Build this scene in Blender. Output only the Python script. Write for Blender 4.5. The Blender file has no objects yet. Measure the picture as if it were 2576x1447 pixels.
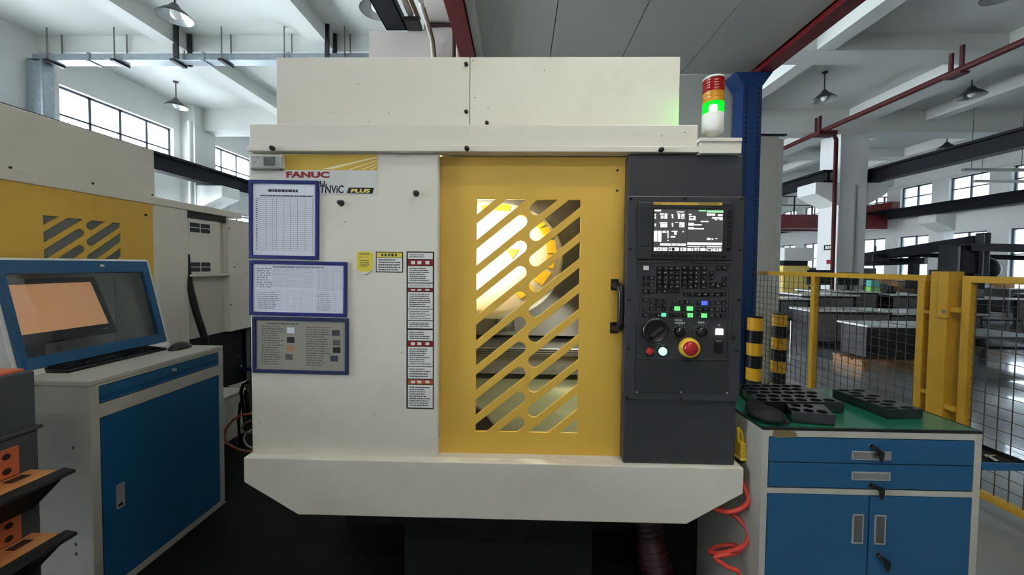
import bpy, bmesh, math, random
from mathutils import Vector, Matrix
random.seed(7)
SC = bpy.context.scene
COL = SC.collection
# ------------------------------------------------------------------ camera
IW, IH = 2576.0, 1447.0
F, CX, CY, EYE = 930.0, 1288.0, 697.0, 1.42          # focal length and principal point in pixels, eye height
YAW, PIT, ROL = 20 / 930.0, math.atan(930 / 30000.0), 0.010
fwd = Vector((-math.sin(YAW) * math.cos(PIT), math.cos(YAW) * math.cos(PIT), -math.sin(PIT)))
_r = Vector((math.cos(YAW), math.sin(YAW), 0)); _u = _r.cross(fwd)
RT = math.cos(ROL) * _r + math.sin(ROL) * _u
UP = -math.sin(ROL) * _r + math.cos(ROL) * _u
cam = bpy.data.cameras.new('camera'); camo = bpy.data.objects.new('camera', cam); COL.objects.link(camo)
cam.sensor_fit = 'HORIZONTAL'; cam.sensor_width = 36; cam.lens = F / IW * 36
cam.shift_x = 0; cam.shift_y = (CY - IH / 2) / IW
cam.clip_start = 0.05; cam.clip_end = 300
m = Matrix.Identity(4)
for i in range(3):
    m[i][0], m[i][1], m[i][2] = RT[i], UP[i], -fwd[i]
m[2][3] = EYE
camo.matrix_world = m
SC.camera = camo

def ray(x, y): return fwd + RT * ((x - CX) / F) - UP * ((y - CY) / F)
def on(ax, x, y, v):
    d = ray(x, y); o = Vector((0, 0, EYE)); return o + d * ((v - o[ax]) / d[ax])
def onx(x, y, v): return on(0, x, y, v)
def ony(x, y, v): return on(1, x, y, v)
def onz(x, y, v): return on(2, x, y, v)
def rect(x0, y0, x1, y1, Y):
    """frontal pixel rectangle on the plane y=Y -> X0, X1, Z0, Z1"""
    a, b, c, d = ony(x0, y0, Y), ony(x1, y0, Y), ony(x0, y1, Y), ony(x1, y1, Y)
    return (a.x + c.x) / 2, (b.x + d.x) / 2, (c.z + d.z) / 2, (a.z + b.z) / 2

# ------------------------------------------------------------------ world and light
vs = SC.view_settings
vs.view_transform = 'Standard'; vs.look = 'None'; vs.gamma = 1.0; vs.use_curve_mapping = False
vs.exposure = 1.45
world = bpy.data.worlds.new('overcast_sky'); SC.world = world; world.use_nodes = True
bg = world.node_tree.nodes['Background']
bg.inputs[0].default_value = (0.92, 0.96, 1.0, 1); bg.inputs[1].default_value = 12.0

# ------------------------------------------------------------------ helpers
def lin(c):
    c /= 255.0
    return c / 12.92 if c <= .04045 else ((c + .055) / 1.055) ** 2.4
def S(r, g, b): return (lin(r), lin(g), lin(b), 1)
MAT = {}
def pm(name, col, rough=.5, metal=0., var=.06, vs_=6., bump=0., bs=120., spec=.5, emit=None, es=0., dirt=None, dfac=.0, ds=3., coat=0.):
    """procedural painted / metal / plastic surface: base colour with noise variation, optional grime and fine relief"""
    mt = bpy.data.materials.new(name); mt.use_nodes = True
    nt = mt.node_tree; N = nt.nodes; L = nt.links; p = N['Principled BSDF']
    p.inputs['Metallic'].default_value = metal; p.inputs['Specular IOR Level'].default_value = spec
    p.inputs['Coat Weight'].default_value = coat
    tc = N.new('ShaderNodeTexCoord')
    nz = N.new('ShaderNodeTexNoise'); nz.inputs['Scale'].default_value = vs_; nz.inputs['Detail'].default_value = 4
    L.new(tc.outputs['Object'], nz.inputs['Vector'])
    mx = N.new('ShaderNodeMix'); mx.data_type = 'RGBA'
    mx.inputs['A'].default_value = tuple(c * (1 - var) for c in col[:3]) + (1,)
    mx.inputs['B'].default_value = tuple(min(1, c * (1 + var)) for c in col[:3]) + (1,)
    L.new(nz.outputs['Fac'], mx.inputs['Factor'])
    out = mx.outputs['Result']
    if dirt:
        n2 = N.new('ShaderNodeTexNoise'); n2.inputs['Scale'].default_value = ds; n2.inputs['Detail'].default_value = 8; n2.inputs['Roughness'].default_value = .65
        L.new(tc.outputs['Object'], n2.inputs['Vector'])
        rp = N.new('ShaderNodeMapRange'); rp.inputs['From Min'].default_value = .52; rp.inputs['From Max'].default_value = .75; rp.inputs['To Max'].default_value = dfac
        L.new(n2.outputs['Fac'], rp.inputs['Value'])
        m2 = N.new('ShaderNodeMix'); m2.data_type = 'RGBA'; m2.inputs['B'].default_value = dirt
        L.new(rp.outputs['Result'], m2.inputs['Factor']); L.new(out, m2.inputs['A']); out = m2.outputs['Result']
    L.new(out, p.inputs['Base Color'])
    mr = N.new('ShaderNodeMapRange'); mr.inputs['To Min'].default_value = max(.02, rough - .07); mr.inputs['To Max'].default_value = min(1, rough + .07)
    L.new(nz.outputs['Fac'], mr.inputs['Value']); L.new(mr.outputs['Result'], p.inputs['Roughness'])
    if bump:
        nb = N.new('ShaderNodeTexNoise'); nb.inputs['Scale'].default_value = bs; nb.inputs['Detail'].default_value = 3
        L.new(tc.outputs['Object'], nb.inputs['Vector'])
        b = N.new('ShaderNodeBump'); b.inputs['Strength'].default_value = bump; b.inputs['Distance'].default_value = .002
        L.new(nb.outputs['Fac'], b.inputs['Height']); L.new(b.outputs['Normal'], p.inputs['Normal'])
    if emit:
        p.inputs['Emission Color'].default_value = emit; p.inputs['Emission Strength'].default_value = es
    MAT[name] = mt
    return mt
def glass(name, tint=(.92, .95, .95, 1), refl=.9, rough=.02):
    mt = bpy.data.materials.new(name); mt.use_nodes = True; nt = mt.node_tree; N = nt.nodes; L = nt.links
    N.remove(N['Principled BSDF']); o = N['Material Output']
    t = N.new('ShaderNodeBsdfTransparent'); t.inputs[0].default_value = tint
    g = N.new('ShaderNodeBsdfGlossy'); g.inputs['Roughness'].default_value = rough
    fr = N.new('ShaderNodeFresnel'); fr.inputs[0].default_value = 1.45
    mu = N.new('ShaderNodeMath'); mu.operation = 'MULTIPLY'; mu.inputs[1].default_value = refl
    L.new(fr.outputs[0], mu.inputs[0]); mx = N.new('ShaderNodeMixShader')
    L.new(mu.outputs[0], mx.inputs[0]); L.new(t.outputs[0], mx.inputs[1]); L.new(g.outputs[0], mx.inputs[2]); L.new(mx.outputs[0], o.inputs[0])
    MAT[name] = mt; return mt
def wave_mat(name, c1, c2, scale=6, dist=4, rough=.5, axis='X'):
    """wood grain"""
    mt = pm(name, c1, rough); nt = mt.node_tree; N = nt.nodes; L = nt.links; p = N['Principled BSDF']
    w = N.new('ShaderNodeTexWave'); w.bands_direction = axis; w.inputs['Scale'].default_value = scale; w.inputs['Distortion'].default_value = dist; w.inputs['Detail'].default_value = 3
    tc = N.new('ShaderNodeTexCoord'); L.new(tc.outputs['Object'], w.inputs['Vector'])
    mx = N.new('ShaderNodeMix'); mx.data_type = 'RGBA'; mx.inputs['A'].default_value = c1; mx.inputs['B'].default_value = c2
    L.new(w.outputs['Fac'], mx.inputs['Factor']); L.new(mx.outputs['Result'], p.inputs['Base Color']); return mt

ORI = {}
def origin(o):
    while o is not None:
        if o.name in ORI: return ORI[o.name]
        o = o.parent
    return Vector((0, 0, 0))
def tag(o, label=None, cat=None, group=None, kind=None):
    if label: o['label'] = label
    if cat: o['category'] = cat
    if group: o['group'] = group
    if kind: o['kind'] = kind
    return o
def thing(name, label, cat, loc=(0, 0, 0), rot=None, group=None, local=False, kind=None):
    o = bpy.data.objects.new(name, None); COL.objects.link(o); o.location = loc; o.empty_display_size = .1
    if rot: o.rotation_euler = rot
    ORI[o.name] = Vector((0, 0, 0)) if local else Vector(loc)
    if kind: o['kind'] = kind; 
    return tag(o, label, cat, group)
def link(name, me, mat, parent=None, loc=None):
    o = bpy.data.objects.new(name, me); COL.objects.link(o)
    if mat is not None and not me.materials: me.materials.append(MAT[mat] if isinstance(mat, str) else mat)
    if parent is not None: o.parent = parent
    if loc is not None: o.location = Vector(loc) - (origin(parent) if parent is not None else Vector((0, 0, 0)))
    return o
def bevel(o, w, seg=2):
    b = o.modifiers.new('bevel', 'BEVEL'); b.width = w; b.segments = seg; b.limit_method = 'ANGLE'; b.angle_limit = math.radians(40)
    return o
class MB:
    def __init__(s): s.v = []; s.f = []; s.sm = []
    def add(s, vs, fs, smooth=False):
        b = len(s.v); s.v += [Vector(v) for v in vs]; s.f += [tuple(b + i for i in f) for f in fs]; s.sm += [smooth] * len(fs); return s
    def box(s, x0, x1, y0, y1, z0, z1):
        if x0 > x1: x0, x1 = x1, x0
        if y0 > y1: y0, y1 = y1, y0
        if z0 > z1: z0, z1 = z1, z0
        return s.add([(x0, y0, z0), (x1, y0, z0), (x1, y1, z0), (x0, y1, z0), (x0, y0, z1), (x1, y0, z1), (x1, y1, z1), (x0, y1, z1)],
                     [(3, 2, 1, 0), (4, 5, 6, 7), (0, 1, 5, 4), (1, 2, 6, 5), (2, 3, 7, 6), (3, 0, 4, 7)])
    def prism(s, poly, axis, a, b):
        """polygon in the two other axes (x,z for axis y; y,z for axis x; x,y for axis z), extruded from a to b"""
        n = len(poly)
        def mk(p, t):
            if axis == 1: return (p[0], t, p[1])
            if axis == 0: return (t, p[0], p[1])
            return (p[0], p[1], t)
        vs = [mk(p, a) for p in poly] + [mk(p, b) for p in poly]
        fs = [tuple(range(n - 1, -1, -1)), tuple(range(n, 2 * n))] + [(i, (i + 1) % n, n + (i + 1) % n, n + i) for i in range(n)]
        return s.add(vs, fs)
    def tube(s, pts, r, n=8, r2=None, cap=True):
        pts = [Vector(p) for p in pts]; k = len(pts); vs = []; fs = []
        t0 = (pts[1] - pts[0]).normalized(); a = t0.orthogonal().normalized()
        for i, p in enumerate(pts):
            t = (pts[min(i + 1, k - 1)] - pts[max(i - 1, 0)]).normalized()
            a = (a - t * a.dot(t)); a = a.normalized() if a.length > 1e-6 else t.orthogonal().normalized()
            b = t.cross(a)
            rr = r if r2 is None else r + (r2 - r) * i / (k - 1)
            for j in range(n):
                w = 2 * math.pi * j / n; vs.append(p + (a * math.cos(w) + b * math.sin(w)) * rr)
        for i in range(k - 1):
            for j in range(n): fs.append((i * n + j, i * n + (j + 1) % n, (i + 1) * n + (j + 1) % n, (i + 1) * n + j))
        s.add(vs, fs, True)
        if cap:
            s.add(vs[:n], [tuple(range(n - 1, -1, -1))]); s.add(vs[-n:], [tuple(range(n))])
        return s
    def cyl(s, p0, p1, r, n=16, r2=None): return s.tube([p0, p1], r, n, r2)
    def lathe(s, prof, M, n=24, cap=False):
        """profile [(r, z)] turned about z then moved by matrix M"""
        vs = []; fs = []
        for (r, z) in prof:
            for j in range(n):
                w = 2 * math.pi * j / n; vs.append(M @ Vector((r * math.cos(w), r * math.sin(w), z)))
        for i in range(len(prof) - 1):
            for j in range(n): fs.append((i * n + j, i * n + (j + 1) % n, (i + 1) * n + (j + 1) % n, (i + 1) * n + j))
        return s.add(vs, fs, True)
    def sph(s, c, r, n=12, sz=1.0, sy=1.0):
        M = Matrix.Translation(c) @ Matrix.Diagonal((1, sy, sz, 1))
        return s.lathe([(r * math.sin(math.pi * i / 8) + 1e-5, -r * math.cos(math.pi * i / 8)) for i in range(9)], M, n)
    def xf(s, M): s.v = [M @ v for v in s.v]; return s
    def mesh(s, name, off):
        me = bpy.data.meshes.new(name); me.from_pydata([v - off for v in s.v], [], s.f)
        me.polygons.foreach_set('use_smooth', s.sm); me.update(); return me
    def build(s, name, mat, parent=None, bv=0, kind=None, label=None, seg=2):
        off = origin(parent) if parent is not None else Vector((0, 0, 0))
        o = link(name, s.mesh(name, off), mat, parent)
        if bv: bevel(o, bv, seg)
        if kind: o['kind'] = kind
        if label: o['label'] = label
        return o
def bx(name, mat, parent, x0, x1, y0, y1, z0, z1, bv=0, **k): return MB().box(x0, x1, y0, y1, z0, z1).build(name, mat, parent, bv, **k)
def struct(name, mb, mat, parent=None, bv=0):
    o = mb.build(name, mat, parent, bv)
    if parent is None: o['kind'] = 'structure'
    return o
def copy_tree(o, parent=None, **props):
    c = o.copy(); COL.objects.link(c); c.parent = parent
    if o.name in ORI: ORI[c.name] = ORI[o.name].copy()
    for k, v in props.items(): c[k] = v
    for ch in list(o.children): copy_tree(ch, c)
    return c
def sheet(name, outer, holes, thick, bv=0.0):
    """flat panel mesh in local XY (z = 0..thick) with holes, as a filled 2D curve"""
    cu = bpy.data.curves.new(name, 'CURVE'); cu.dimensions = '2D'; cu.fill_mode = 'BOTH'; cu.extrude = thick / 2; cu.bevel_depth = bv; cu.bevel_resolution = 1 if bv else 0
    for poly in [outer] + holes:
        sp = cu.splines.new('POLY'); sp.points.add(len(poly) - 1); sp.use_cyclic_u = True
        for i, p in enumerate(poly): sp.points[i].co = (p[0], p[1], 0, 1)
    ob = bpy.data.objects.new('tmp', cu); COL.objects.link(ob); bpy.context.view_layer.update()
    me = bpy.data.meshes.new_from_object(ob.evaluated_get(bpy.context.evaluated_depsgraph_get()))
    bpy.data.objects.remove(ob); bpy.data.curves.remove(cu)
    me.polygons.foreach_set('use_smooth', [False] * len(me.polygons))
    return me
def xform_mesh(me, M, off=Vector((0, 0, 0))):
    me.transform(Matrix.Translation(-off) @ M); me.update(); return me
# frame for things drawn on a plane facing -Y: (u, v) -> (X, Z), thickness towards the viewer
FRONT = Matrix(((1, 0, 0, 0), (0, 0, -1, 0), (0, 1, 0, 0), (0, 0, 0, 1)))
def text(name, s, mat, parent, x0, x1, z0, z1, Y, shear=0, bold=0.0, extr=.0003, M=None):
    cu = bpy.data.curves.new(name, 'FONT'); cu.body = s; cu.size = 1; cu.offset = bold; cu.resolution_u = 3; cu.shear = shear
    ob = bpy.data.objects.new('tmp', cu); COL.objects.link(ob); bpy.context.view_layer.update()
    me = bpy.data.meshes.new_from_object(ob.evaluated_get(bpy.context.evaluated_depsgraph_get()))
    bpy.data.objects.remove(ob); bpy.data.curves.remove(cu)
    xs = [v.co.x for v in me.vertices]; ys = [v.co.y for v in me.vertices]
    ax, bx_, ay, by = min(xs), max(xs), min(ys), max(ys)
    for v in me.vertices:
        u = (v.co.x - ax) / (bx_ - ax) * (x1 - x0) + x0; w = (v.co.y - ay) / (by - ay) * (z1 - z0) + z0
        v.co = (u, Y, w)
    if M is not None: me.transform(M)
    off = origin(parent)
    me.transform(Matrix.Translation(-off)); me.update()
    return link(name, me, mat, parent)
class Ink:
    """thin printed rectangles on a plane facing -Y at depth Y"""
    def __init__(s, Y): s.mb = MB(); s.Y = Y
    def r(s, x0, x1, z0, z1, sk=0):
        s.mb.add([(x0, s.Y, z0), (x1, s.Y, z0), (x1 + sk, s.Y, z1), (x0 + sk, s.Y, z1)], [(0, 1, 2, 3)]); return s
    def p(s, pts): s.mb.add([(a, s.Y, b) for a, b in pts], [tuple(range(len(pts)))]); return s
    def lines(s, x0, x1, z0, z1, n, fill=.45, ragged=.3, dash=.012):
        """n rows of small dashes that read as print"""
        dz = (z1 - z0) / n
        for i in range(n):
            zc = z1 - (i + .5) * dz; x = x0; end = x1 - random.random() * ragged * (x1 - x0)
            while x < end - 1e-6:
                w = dash * random.uniform(.35, 1.4); s.r(x, min(x + w, end), zc - dz * fill / 2, zc + dz * fill / 2); x += w + dash * .22
        return s
    def grid(s, x0, x1, z0, z1, cols, rows, t=.0005):
        for i in range(rows + 1):
            z = z0 + (z1 - z0) * i / rows; s.r(x0, x1, z - t / 2, z + t / 2)
        for c in (cols if isinstance(cols, (list, tuple)) else [k / cols for k in range(cols + 1)]):
            x = x0 + (x1 - x0) * c; s.r(x - t / 2, x + t / 2, z0, z1)
        return s
    def build(s, name, mat, parent, **k): k.setdefault('kind', 'stuff'); return s.mb.build(name, mat, parent, **k)

# ------------------------------------------------------------------ materials
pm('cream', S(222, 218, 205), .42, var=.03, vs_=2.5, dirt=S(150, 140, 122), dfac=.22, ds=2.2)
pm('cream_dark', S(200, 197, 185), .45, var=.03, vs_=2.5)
pm('yellow', S(224, 180, 74), .42, var=.04, vs_=2, dirt=S(150, 116, 30), dfac=.25, ds=2.5)
pm('charcoal', S(52, 54, 58), .38, var=.06, vs_=3, dirt=S(92, 96, 100), dfac=.12, ds=14, bump=.05, bs=400)
pm('charcoal_dark', S(40, 42, 45), .4, var=.05, vs_=3)
pm('bezel', S(40, 41, 44), .45, var=.05)
pm('black', S(18, 18, 20), .35, var=.1)
pm('black_matt', S(14, 14, 15), .7, var=.1, bump=.15, bs=200)
pm('key', S(12, 12, 14), .4, var=.1)
pm('key_grey', S(34, 35, 38), .45, var=.1)
pm('key_white', S(215, 214, 206), .45)
pm('legend', S(176, 182, 182), .6)
pm('steel', S(190, 188, 180), .32, 1, var=.12, vs_=9)
pm('steel_dull', S(128, 128, 124), .42, .85, var=.18, vs_=5, dirt=S(70, 68, 62), dfac=.5, ds=6, bump=.1, bs=30)
pm('coolant_steel', S(150, 152, 118), .3, .8, var=.15, vs_=6, bump=.12, bs=40)
pm('chrome', S(225, 225, 225), .12, 1, var=.02)
pm('dark_steel', S(44, 46, 50), .45, .3, var=.1)
pm('galv', S(150, 160, 166), .38, .55, var=.16, vs_=14, dirt=S(205, 215, 220), dfac=.35, ds=9)
pm('blue', S(26, 86, 129), .38, var=.05, vs_=2.5)
pm('blue_post', S(18, 54, 104), .45, var=.08)
pm('cab_grey', S(184, 182, 171), .5, var=.04, vs_=3, dirt=S(120, 116, 104), dfac=.25, ds=4)
pm('green_mat', S(28, 110, 84), .22, var=.06, vs_=4, coat=.3)
pm('rust', S(120, 104, 68), .8, var=.35, vs_=60, bump=.5, bs=150)
pm('white_paint', S(212, 214, 210), .75, var=.02, vs_=1.2)
pm('wall_paint', S(224, 225, 223), .8, var=.03, vs_=1.0, dirt=S(190, 188, 182), dfac=.3, ds=1.2)
pm('pink_wall', S(205, 196, 190), .8, var=.04, vs_=1.5, dirt=S(168, 158, 150), dfac=.4, ds=2.5)
pm('roof_panel', S(176, 180, 174), .5, var=.03, vs_=1.2)
pm('seam', S(110, 114, 110), .6)
pm('red_steel', S(100, 18, 24), .45, var=.08, vs_=3)
pm('red_pipe', S(72, 14, 18), .6, var=.1)
pm('crane_dark', S(24, 26, 33), .6, 0, var=.1, vs_=2, spec=.2)
pm('floor_grey', S(150, 154, 156), .14, var=.14, vs_=1.4, dirt=S(84, 85, 86), dfac=.5, ds=1.3, bump=.08, bs=14, coat=.5)
pm('shade_black', S(17, 16, 16), .8, var=.25, vs_=12, bump=.35, bs=160, spec=.12)  # near-black colour of the sheet that stands in for floor shade
pm('window_frame', S(84, 92, 100), .5, .2)
glass('dimming_pane', (.37, .40, .42, 1), .7)  # right-hand glass darkened only to cut the daylight entering there
glass('pane', (.95, .98, 1, 1), .7)
glass('acrylic', (.93, .93, .90, 1), .35, .06)
glass('cab_glass', (.80, .83, .84, 1), .9, .03)
glass('clear_plastic', (.9, .92, .92, 1), .8, .08)
pm('lamp_shade', S(52, 56, 58), .4, .3, var=.05)
pm('lamp_inner', S(205, 208, 208), .25, .7, var=.05)
pm('bulb', S(245, 245, 240), .2)
pm('fence_yellow', S(208, 160, 40), .45, var=.08, vs_=4, dirt=S(140, 104, 40), dfac=.3, ds=7)
pm('wire', S(92, 82, 72), .5, .3, var=.15)
pm('stripe_black', S(14, 16, 22), .4)
pm('stripe_yellow', S(235, 178, 40), .35, var=.05)
pm('paper', S(222, 226, 238), .6, var=.02)
pm('paper_old', S(150, 147, 136), .35, var=.06, vs_=5)
pm('ink', S(58, 62, 74), .7)
pm('ink_light', S(128, 134, 150), .7)
pm('ink_dark', S(22, 24, 30), .7)
pm('photo_grey', S(84, 84, 82), .5, var=.5, vs_=60)
pm('frame_blue', S(12, 30, 112), .35, var=.05)
pm('frame_navy', S(24, 34, 86), .35, var=.05)
pm('label_white', S(224, 224, 220), .5, var=.02)
pm('label_red', S(132, 14, 22), .5, var=.04)
pm('label_orange', S(176, 86, 40), .5, var=.1)
pm('label_yellow', S(224, 204, 66), .45, var=.04)
pm('decal_gold', S(206, 172, 66), .4, var=.04)
pm('decal_line', S(238, 226, 178), .4)
pm('decal_grey', S(206, 208, 206), .45, var=.02)
pm('fanuc_red', S(140, 14, 30), .45)
pm('plus_yellow', S(240, 224, 120), .45)
pm('lens_red', S(140, 16, 12), .18, var=.1, emit=S(190, 20, 12), es=0.018)
pm('lens_amber', S(196, 140, 26), .18, var=.1, emit=S(210, 120, 20), es=0.030)
pm('led_green', S(120, 250, 130), .4, emit=(.12, .95, .18, 1), es=0.333)
pm('led_teal', S(110, 250, 190), .4, emit=(.12, .9, .45, 1), es=0.296)
pm('led_blue', S(70, 90, 250), .4, emit=(.08, .13, 1.0, 1), es=0.333)
pm('led_white', S(255, 255, 255), .4, emit=(1, 1, .97, 1), es=1.110)
pm('btn_green', S(170, 255, 200), .3, emit=(.25, 1.0, .45, 1), es=0.814)
pm('btn_red', S(190, 40, 44), .3)
pm('estop_red', S(176, 14, 26), .3, coat=.4)
pm('estop_yellow', S(226, 182, 52), .4)
pm('screen_bg', S(70, 68, 70), .3, emit=S(74, 72, 74), es=0.167)
pm('screen_fg', S(240, 240, 232), .4, emit=S(244, 242, 234), es=0.333)
pm('screen_green', S(150, 220, 160), .4, emit=S(150, 225, 165), es=0.259)
pm('screen_reflection', S(214, 160, 116), .35, var=.14, vs_=7, emit=S(226, 162, 112), es=0.222)  # orange reflection on the monitor, painted in as glowing colour
pm('orange_plastic', S(206, 108, 68), .5, var=.06)
wave_mat('wood_orange', S(214, 150, 90), S(192, 124, 68), 3, 5, .5, 'X')
wave_mat('wood_pallet', S(168, 128, 88), S(120, 88, 58), 12, 4, .7, 'Y')
pm('bin_grey', S(70, 76, 80), .55, var=.05, vs_=3)
pm('hose_red', S(216, 70, 58), .35)
pm('hose_dark_red', S(54, 12, 14), .5)
pm('cable_orange', S(176, 92, 62), .5)
pm('gun_yellow', S(220, 182, 50), .4)
pm('tray_black', S(34, 36, 41), .24, var=.1, spec=.9)
pm('disc_white', S(240, 238, 226), .4)
pm('sticker_gold', S(246, 206, 30), .4, var=.15, vs_=50)
pm('oil_brown', S(52, 36, 26), .5)
pm('bench_top', S(236, 238, 238), .18)
pm('bench_dark', S(26, 26, 29), .5, var=.2)
pm('bench_grey', S(112, 114, 114), .5, var=.1)
pm('cardboard', S(172, 132, 92), .8, var=.08)
pm('leaf', S(44, 96, 44), .5, var=.3, vs_=30)
pm('teal', S(110, 205, 190), .5)
pm('lime', S(140, 205, 110), .5)
pm('cream_yellow', S(236, 208, 120), .5)
pm('cable_tan', S(118, 92, 70), .6, var=.1)
pm('cable_white', S(196, 190, 178), .55, var=.12, vs_=25)
pm('facade', S(176, 200, 214), .7, var=.06)
pm('tube_light', S(255, 250, 236), .4, emit=(1.0, .955, .87, 1), es=22.0)
pm('casing_white', S(206, 206, 198), .5, var=.03)
pm('frosted', S(112, 118, 114), .25, var=.06, vs_=2)

def lit_lens(name, tint, col, es, fac):
    mt = bpy.data.materials.new(name); mt.use_nodes = True; nt = mt.node_tree; N = nt.nodes; L = nt.links
    N.remove(N['Principled BSDF']); o = N['Material Output']
    t = N.new('ShaderNodeBsdfTransparent'); t.inputs[0].default_value = tint
    e = N.new('ShaderNodeEmission'); e.inputs[0].default_value = col; e.inputs[1].default_value = es
    mx = N.new('ShaderNodeMixShader'); mx.inputs[0].default_value = fac
    L.new(t.outputs[0], mx.inputs[1]); L.new(e.outputs[0], mx.inputs[2]); L.new(mx.outputs[0], o.inputs[0]); MAT[name] = mt
lit_lens('lens_green', (.10, .95, .22, 1), (.01, 1.0, .04, 1), 1.6, .2)
pm('green_core', S(200, 255, 210), .4, emit=(.45, 1.0, .5, 1), es=26.0)
pm('satin_metal', S(176, 177, 176), .38, .35, var=.06)
# ------------------------------------------------------------------ the hall
XL, XR, YB, YF = -8.8, 15.6, -6.0, 24.0
ZS = 5.49                                             # slab underside
struct('floor', MB().box(XL - .3, XR + .3, YB, YF + .3, -.2, 0), 'floor_grey')
ceil = struct('ceiling', MB().box(XL - .3, XR + .3, YB, YF + .3, ZS, ZS + .25), 'white_paint')
for x in (-6.15, -3.5, -.85, 1.8, 5.25, 8.64, 10.4, 13.0):
    w = .15 if x != 8.64 else .3
    struct('joist', MB().box(x - w, x + w, YB, YF, 5.205, ZS + .02), 'white_paint', ceil)
for y in (-2.45, .65, 3.75, 6.87, 9.95, 13.05, 16.15, 19.25, 22.3):
    main = round((y - 3.75) / 6.2, 2) % 1 < .1
    struct('cross_beam', MB().box(XL, XR, y - .23, y + .23, 4.91 if main else 5.2, ZS + .03), 'white_paint', ceil)

def holed_wall(name, X0, X1, wins, y0, y1, ztop):
    """wall along Y with window openings (ya, yb, za, zb)"""
    mb = MB(); ys = sorted(set([y0, y1] + [v for w in wins for v in w[:2]]))
    for a, b in zip(ys[:-1], ys[1:]):
        col = sorted([(w[2], w[3]) for w in wins if w[0] <= a + 1e-6 and w[1] >= b - 1e-6]); z = 0
        for za, zb in col:
            mb.box(X0, X1, a, b, z, za); z = zb
        mb.box(X0, X1, a, b, z, ztop)
    return struct(name, mb, 'wall_paint')
WN = [0]
def window(X, ya, yb, za, zb, ncol, nrow, out, split=None):
    """steel window in a wall of constant X; out = +1 when outside is +X"""
    WN[0] += 1
    w = MB(); t = .045; xa, xb = (X + out * .10, X + out * .15)
    w.box(xa, xb, ya, ya + t, za, zb).box(xa, xb, yb - t, yb, za, zb).box(xa, xb, ya, yb, za, za + t).box(xa, xb, ya, yb, zb - t, zb)
    f = struct('window_%d' % WN[0], w, 'window_frame')
    zs = [za + (zb - za) * k / nrow for k in range(nrow + 1)] if split is None else [za, za + (zb - za) * split, zb]
    ys = [ya + (yb - ya) * k / ncol for k in range(ncol + 1)]
    for y in ys[1:-1]: MB().box(xa, xb, y - .025, y + .025, za, zb).build('mullion', 'window_frame', f)
    for z in zs[1:-1]: MB().box(xa, xb, ya, yb, z - .018, z + .018).build('transom', 'window_frame', f)
    for i in range(ncol):
        for j in range(len(zs) - 1):
            MB().box(X + out * .12, X + out * .126, ys[i], ys[i + 1], zs[j], zs[j + 1]).build('window_pane', 'pane' if out < 0 else 'dimming_pane', f)
lw = []
for a in (-3.1, .25, 3.6, 6.95, 10.3, 13.65, 17.0):
    lw += [(a, a + 2.32, 3.95, 4.79), (a, a + 2.32, .9, 2.9)]
holed_wall('wall_left', XL - .25, XL, lw, YB, YF, ZS)
for a in (-3.1, .25, 3.6, 6.95, 10.3, 13.65, 17.0):
    window(XL, a, a + 2.32, 3.95, 4.79, 4, 2, -1, .36)
    window(XL, a, a + 2.32, .9, 2.9, 4, 2, -1)
rw = []; rys = [9.30 + 1.725 * k for k in range(8)]
for a in rys: rw += [(a, a + 1.16, 3.9, 4.75), (a, a + 1.16, .6, 2.76)]
holed_wall('wall_right', XR, XR + .25, rw, YB, YF, ZS)
for a in rys:
    window(XR, a, a + 1.16, 3.9, 4.75, 2, 2, 1)
    window(XR, a, a + 1.16, .6, 2.76, 2, 2, 1, .62)
struct('wall_back', MB().box(XL, XR, YB - .25, YB, 0, ZS), 'wall_paint')
struct('wall_far', MB().box(XL, XR, YF, YF + .25, 0, ZS), 'wall_paint')
# strip trims above the right-hand windows and pilasters on the left wall
struct('trim_1', MB().box(XR - .06, XR, YB, YF, 4.78, 4.83), 'white_paint')
for k, y in enumerate((3.1, 9.78, 16.4)):
    struct('trim_%d' % (2 + k), MB().box(XL, XL + .38, y - .32, y + .32, 0, ZS), 'white_paint')

def corbel_poly(x, z, s, d=.60):                      # s: direction, seen from the front
    return [(x, z), (x + s * d, z), (x + s * d, z - .29), (x, z - .61)]
# columns between the bays, with two corbels for the crane beams
def column(x, y, label, w=.36):
    c = thing('column', label, 'column', (x, y, 0))
    MB().box(x - w, x + w, y - .33, y + .33, 0, 4.97).build('shaft', 'wall_paint', c, .015)
    for s in (-1, 1):
        MB().prism(corbel_poly(x + s * (w - .02), 3.67, s, .62 if s < 0 else .52), 1, y - .32, y + .32).build('corbel', 'wall_paint', c, .01)
    return c
c0 = column(8.64, 10.2, 'white concrete column with corbels carrying the crane beams, notice sign on it')
XS = 8.64 - .36
bx('sign', 'ink_dark', c0, XS - .006, XS, 9.93, 10.28, 1.92, 2.06)
sg_ = MB()
for y in (9.97, 10.04, 10.11, 10.18): sg_.box(XS - .008, XS - .006, y, y + .05, 1.95, 2.03)
sg_.build('sign_lettering', 'label_white', c0)
bx('notice', 'label_red', c0, XS - .006, XS, 10.02, 10.18, 1.55, 1.66)
MB().tube([(8.7, 9.85, 0.1), (8.7, 9.85, 3.6)], .02, 8).build('conduit', 'bench_grey', c0)
column(8.64, 16.3, 'white concrete column far behind the nearer corbelled column')
# corbels on the left wall and right wall pilasters
def wall_bracket(x, y, s, label):
    t = thing('wall_corbel', label, 'corbel', (x, y, 2.7))
    MB().prism(corbel_poly(x, 3.42, s, .7), 1, y - .3, y + .3).build('bracket', 'wall_paint', t, .01)
    MB().box(x, x + s * .35, y - .25, y + .25, 0.0, 2.75).build('pier', 'wall_paint', t)
wall_bracket(XL + .36, 9.78, 1, 'white concrete corbel under the dark beam on the left wall')
wall_bracket(XR, 13.95, -1, 'white concrete corbel under the dark beam on the far window wall')
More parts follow.
